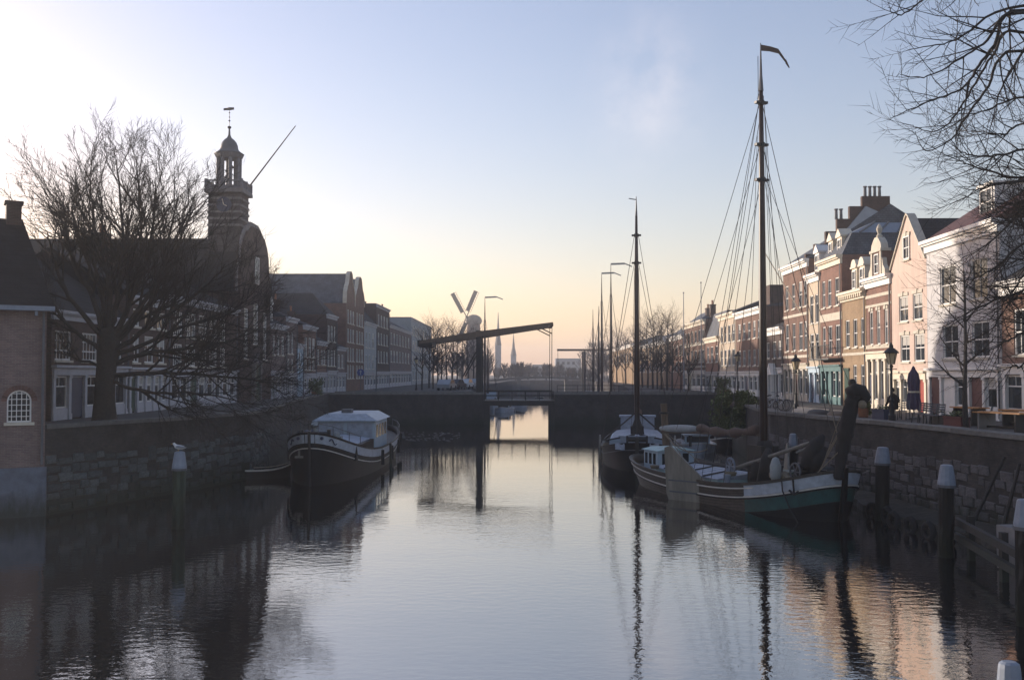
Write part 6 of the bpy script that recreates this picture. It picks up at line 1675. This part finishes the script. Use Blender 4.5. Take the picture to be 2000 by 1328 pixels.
# bicycles
def bicycle(label, loc, rz, lean, group):
    t = thing('bicycle', label, 'bicycle', loc, 0, group); t.rotation_euler = (lean,0,rz)
    for x_ in (-.54,.54):
        q = MB(); n = 20; ring = [(x_+.34*cos(2*pi*k/n),0,.35+.34*sin(2*pi*k/n)) for k in range(n+1)]; q.tube(ring,.02,5,caps=False); w_ = q.build('wheel', M['rubber'], t)
        q = MB()
        for k in range(8): a_ = pi*k/8; q.tube([(x_-.33*cos(a_),0,.35-.33*sin(a_)),(x_+.33*cos(a_),0,.35+.33*sin(a_))],.004,3,caps=False)
        q.build('spokes', M['lead'], w_)
    q = MB()
    for a,b in (((-.54,0,.35),(-.1,0,.32)),((-.1,0,.32),(-.22,0,.85)),((-.1,0,.32),(.36,0,.80)),((-.2,0,.78),(.36,0,.86)),((-.54,0,.35),(-.2,0,.78)),((.54,0,.35),(.38,0,.9))): q.tube([a,b],.018,5)
    q.build('frame', M['car_silver'], t)
    q = MB(); q.tube([(.38,0,.9),(.36,0,1.08),(.30,.26,1.1),(.15,.3,1.08)],.013,5); q.tube([(.36,0,1.08),(.30,-.26,1.1),(.15,-.3,1.08)],.013,5); q.build('handlebar', M['lead'], t)
    q = MB(); q.ball((-.24,0,.92),.1,8,5,(1.3,.8,.4)); q.build('saddle', M['rubber'], t)
    q = MB(); q.tube([(-.1,0,.32),(-.02,.1,.2)],.012,4); q.tube([(-.1,0,.32),(-.18,-.1,.44)],.012,4); q.build('crank', M['lead'], t); return t
gb_ = 'bicycles parked against the quay edge'
for x_,D,rz,ln_,lab in ((1504,60,.2,.12,'bicycle nearest the tall mast on the quay'),(1512,61,-.25,-.1,'silver bicycle between two others on the quay'),(1522,60.5,.45,.15,'bicycle leaning towards the upturned boats')):
    p = at(x_,790,D); bicycle(lab,(p.x,D,QZ),rz,ln_,gb_)
# upturned rowing boats on trestles at the quay edge
for x_,D,L_,lab,m_ in ((1562,57,2.6,'pale upturned rowing boat catching the sun by the bicycles','sand_wall'),(1592,55,2.4,'dark upturned rowing boat between two others','tar'),(1630,52.5,2.2,'small upturned boat with a pale keel beside the bowsprit','wood')):
    p = at(x_,795,D); t = thing('rowing_boat', lab, 'boat', (p.x+.3,D,QZ+.02), radians(-84))
    h = Hull(L_,1.15,.42,.50,.46,2.4,.3,1.7); mb = MB(); U = h.us(20)
    for side in (1,-1):
        vs = []
        for u_ in U:
            for z_,k_ in ((0,1.0),(.12,.93),(.22,.72),(.28,.05)):
                b_ = 1.15/2*max(0,1-abs(u_)**2.2)**(1/2.2)*k_; vs.append((L_/2*u_*(1-.1*z_),side*b_,z_*(1-.2*u_*u_)))
        fs = []
        for i in range(len(U)-1):
            for j in range(3): q4 = (i*4+j,(i+1)*4+j,(i+1)*4+j+1,i*4+j+1); fs.append(q4 if side < 0 else tuple(reversed(q4)))
        mb.add(vs, fs)
    mb.build('hull', M[m_], t, smooth=True)
    q = MB(); q.box(-L_*.42,-.025,.22,L_*.42,.025,.32); q.build('keel', M['cream'], t)
# leaning poles, timber beams, tyres and the pale block at the ledge
p0 = [(15.0,29.6),(15.2,29.9),(15.6,30.2)]
for k,(a,b,lab) in enumerate((((14.75,33.4,.4),(16.25,33.9,2.75),'dark pole leaning against the stone wall at a slant'),((15.35,32.4,.4),(16.3,33.0,2.6),'second dark pole propped nearly upright on the stone wall'))):
    t = thing('leaning_pole', lab, 'pole', a); q = MB(); q.tube([(0,0,-.1),Vector(b)-Vector(a)],[.07,.055],7); q.build('pole', M['tar'], t)
t = thing('timber_fender', 'pair of long dark timber beams on posts above the water', 'timber fender', (13.6,31.6,0))
a, b = Vector((0,0,.0)), Vector((-1.6,-9.5,0))
for z_ in (.55,1.02): q = MB(); q.bar(a+Vector((0,0,z_)),b+Vector((0,0,z_)),.16,.2); q.build('beam', M['tar'], t)
for f in (.12,.45,.8): p = a.lerp(b,f)+Vector((.16,0,0)); q = MB(); q.box(p.x-.09,p.y-.09,-.6,p.x+.09,p.y+.09,1.3); q.build('post', M['tar'], t)
gt = 'old tyres hung along the ledge'
for k in range(6):
    D = 39.3-k*1.25; X = 14.15+k*.12-.75 + (.35 if k < 2 else 0)
    t = thing('tyre', ['old black tyre nearest the sailing barge bow on the muddy ledge','old black tyre second from the barge bow along the ledge','old black tyre third from the barge bow along the ledge','old black tyre third from the tall post along the ledge','old black tyre second from the tall post along the ledge','old black tyre nearest the tall post by the timber beams'][k], 'tyre', (X,D,.26), radians(12), gt)
    q = MB(); n = 14; q.tube([(0,.26*cos(2*pi*j/n),.26*sin(2*pi*j/n)) for j in range(n+1)],.10,7,caps=False); q.build('tread', M['rubber'], t, smooth=True)
t = thing('concrete_block', 'pale concrete block at the water edge by the picture border', 'block', (14.25,28.6,0), radians(12)); q = MB(); q.flat([(-.5,-.55),(.45,-.6),(.5,.5),(-.45,.6)],.05,1.25); q.build('body', M['concrete'], t)
q = MB(); q.tube([(-.25,-.1,1.24),(-.25,-.1,1.36),(.15,-.1,1.36),(.15,-.1,1.24)],.02,5); q.build('lifting_loop', M['iron'], t)

# ------------------------------------------------------------------ left quay and beyond the bridge
def car(label, loc, rz, paint, group):
    t = thing('parked_car', label, 'car', loc, rz, group)
    q = MB(); P = [(-2.1,.35),(2.1,.35),(2.15,.62),(2.0,.82),(1.1,.92),(.45,1.42),(-1.2,1.45),(-1.9,1.0),(-2.12,.8)]
    q.prism(P,-.85,.85); q.build('body', M[paint], t)
    q = MB(); q.prism([(.95,.95),(.42,1.38),(-1.15,1.40),(-1.7,1.0)],-.865,.865); q.build('windows', M['glass'], t)
    q = MB(); q.add([(1.12,-.75,.94),(1.12,.75,.94),(.5,.66,1.40),(.5,-.66,1.40)],[(0,1,2,3)]); q.build('windscreen', M['glass'], t)
    for x_ in (-1.3,1.3):
        for y_ in (-.82,.82): q = MB(); q.tube([(x_,y_-.1,.32),(x_,y_+.1,.32)],.32,12); q.build('wheel', M['rubber'], t)
    for y_ in (-.6,.6): q = MB(); q.box(2.08,y_-.16,.62,2.16,y_+.16,.76); q.build('headlight', M['hull_white'], t)
    return t
gk = 'cars parked on the far quay'
for x_,D,rz,pt,lab in ((873,136,1.4,'car_silver','silver car parked nearest the drawbridge on the far quay'),(891,142,1.3,'car_dark','dark car parked behind the silver one'),(909,148,1.4,'car_white','white car parked behind the dark one'),(925,156,1.35,'car_silver','silver car parked farthest along the quay')):
    p = at(x_,745,D); car(lab,(p.x,D,QZ),rz,pt,gk)
p = at(688,745,113.5); t = thing('road_sign', 'round blue road sign on a pole by the twin warehouses', 'sign', (p.x,119.8,QZ))
q = MB(); q.tube([(0,0,0),(0,0,2.6)],.04,6); q.build('pole', M['lead'], t); q = MB(); q.tube([(0,-.05,2.35),(0,-.08,2.35)],.42,18); q.build('disc', M['blue_sign'], t)
q = MB(); q.bar((0,-.09,2.08),(0,-.09,2.5),.09,.02,(0,1,0)); q.prism([(-.17,2.42),(.17,2.42),(0,2.64)],-.10,-.085); q.build('arrow', M['hull_white'], t)
for x_,D,lab in ((735,117,'hazy slim lamp pole on the shadowed quay'),(1335,128,'slim flag mast standing before the far sunlit houses'),(1369,118,'taller slim flag mast beside its shorter neighbour')):
    top = {735:700,1335:572,1369:552}[x_]; p = at(x_,top,D); t = thing('flag_mast' if x_ > 1000 else 'lamp_pole', lab, 'pole', (p.x,D,QZ)); q = MB(); q.tube([(0,0,0),(0,0,p.z-QZ)],[.08,.04],6); q.build('pole', M['cap'] if x_ > 1000 else M['lead'], t); q = MB(); q.ball((0,0,p.z-QZ),.1,6,5); q.build('knob', M['lead'], t)
p = at(1305,870,54.5); t = thing('spar_post', 'weathered brown spar with iron fittings standing behind the barge stern', 'spar', (p.x,55.2,0))
q = MB(); q.tube([(.1,0,.2),(.0,0,1.6),(-.12,0,3.9)],[.22,.2,.17],9); q.build('spar', M['wood'], t)
for z_ in (1.4,2.4,3.4): q = MB(); q.tube([(-.02-.05*z_*.5,0,z_-.05),(-.02-.05*z_*.5,0,z_+.05)],.25,9); q.build('iron_band', M['iron'], t)

# low parapet rail and posts on the bridge ramp of the left quay
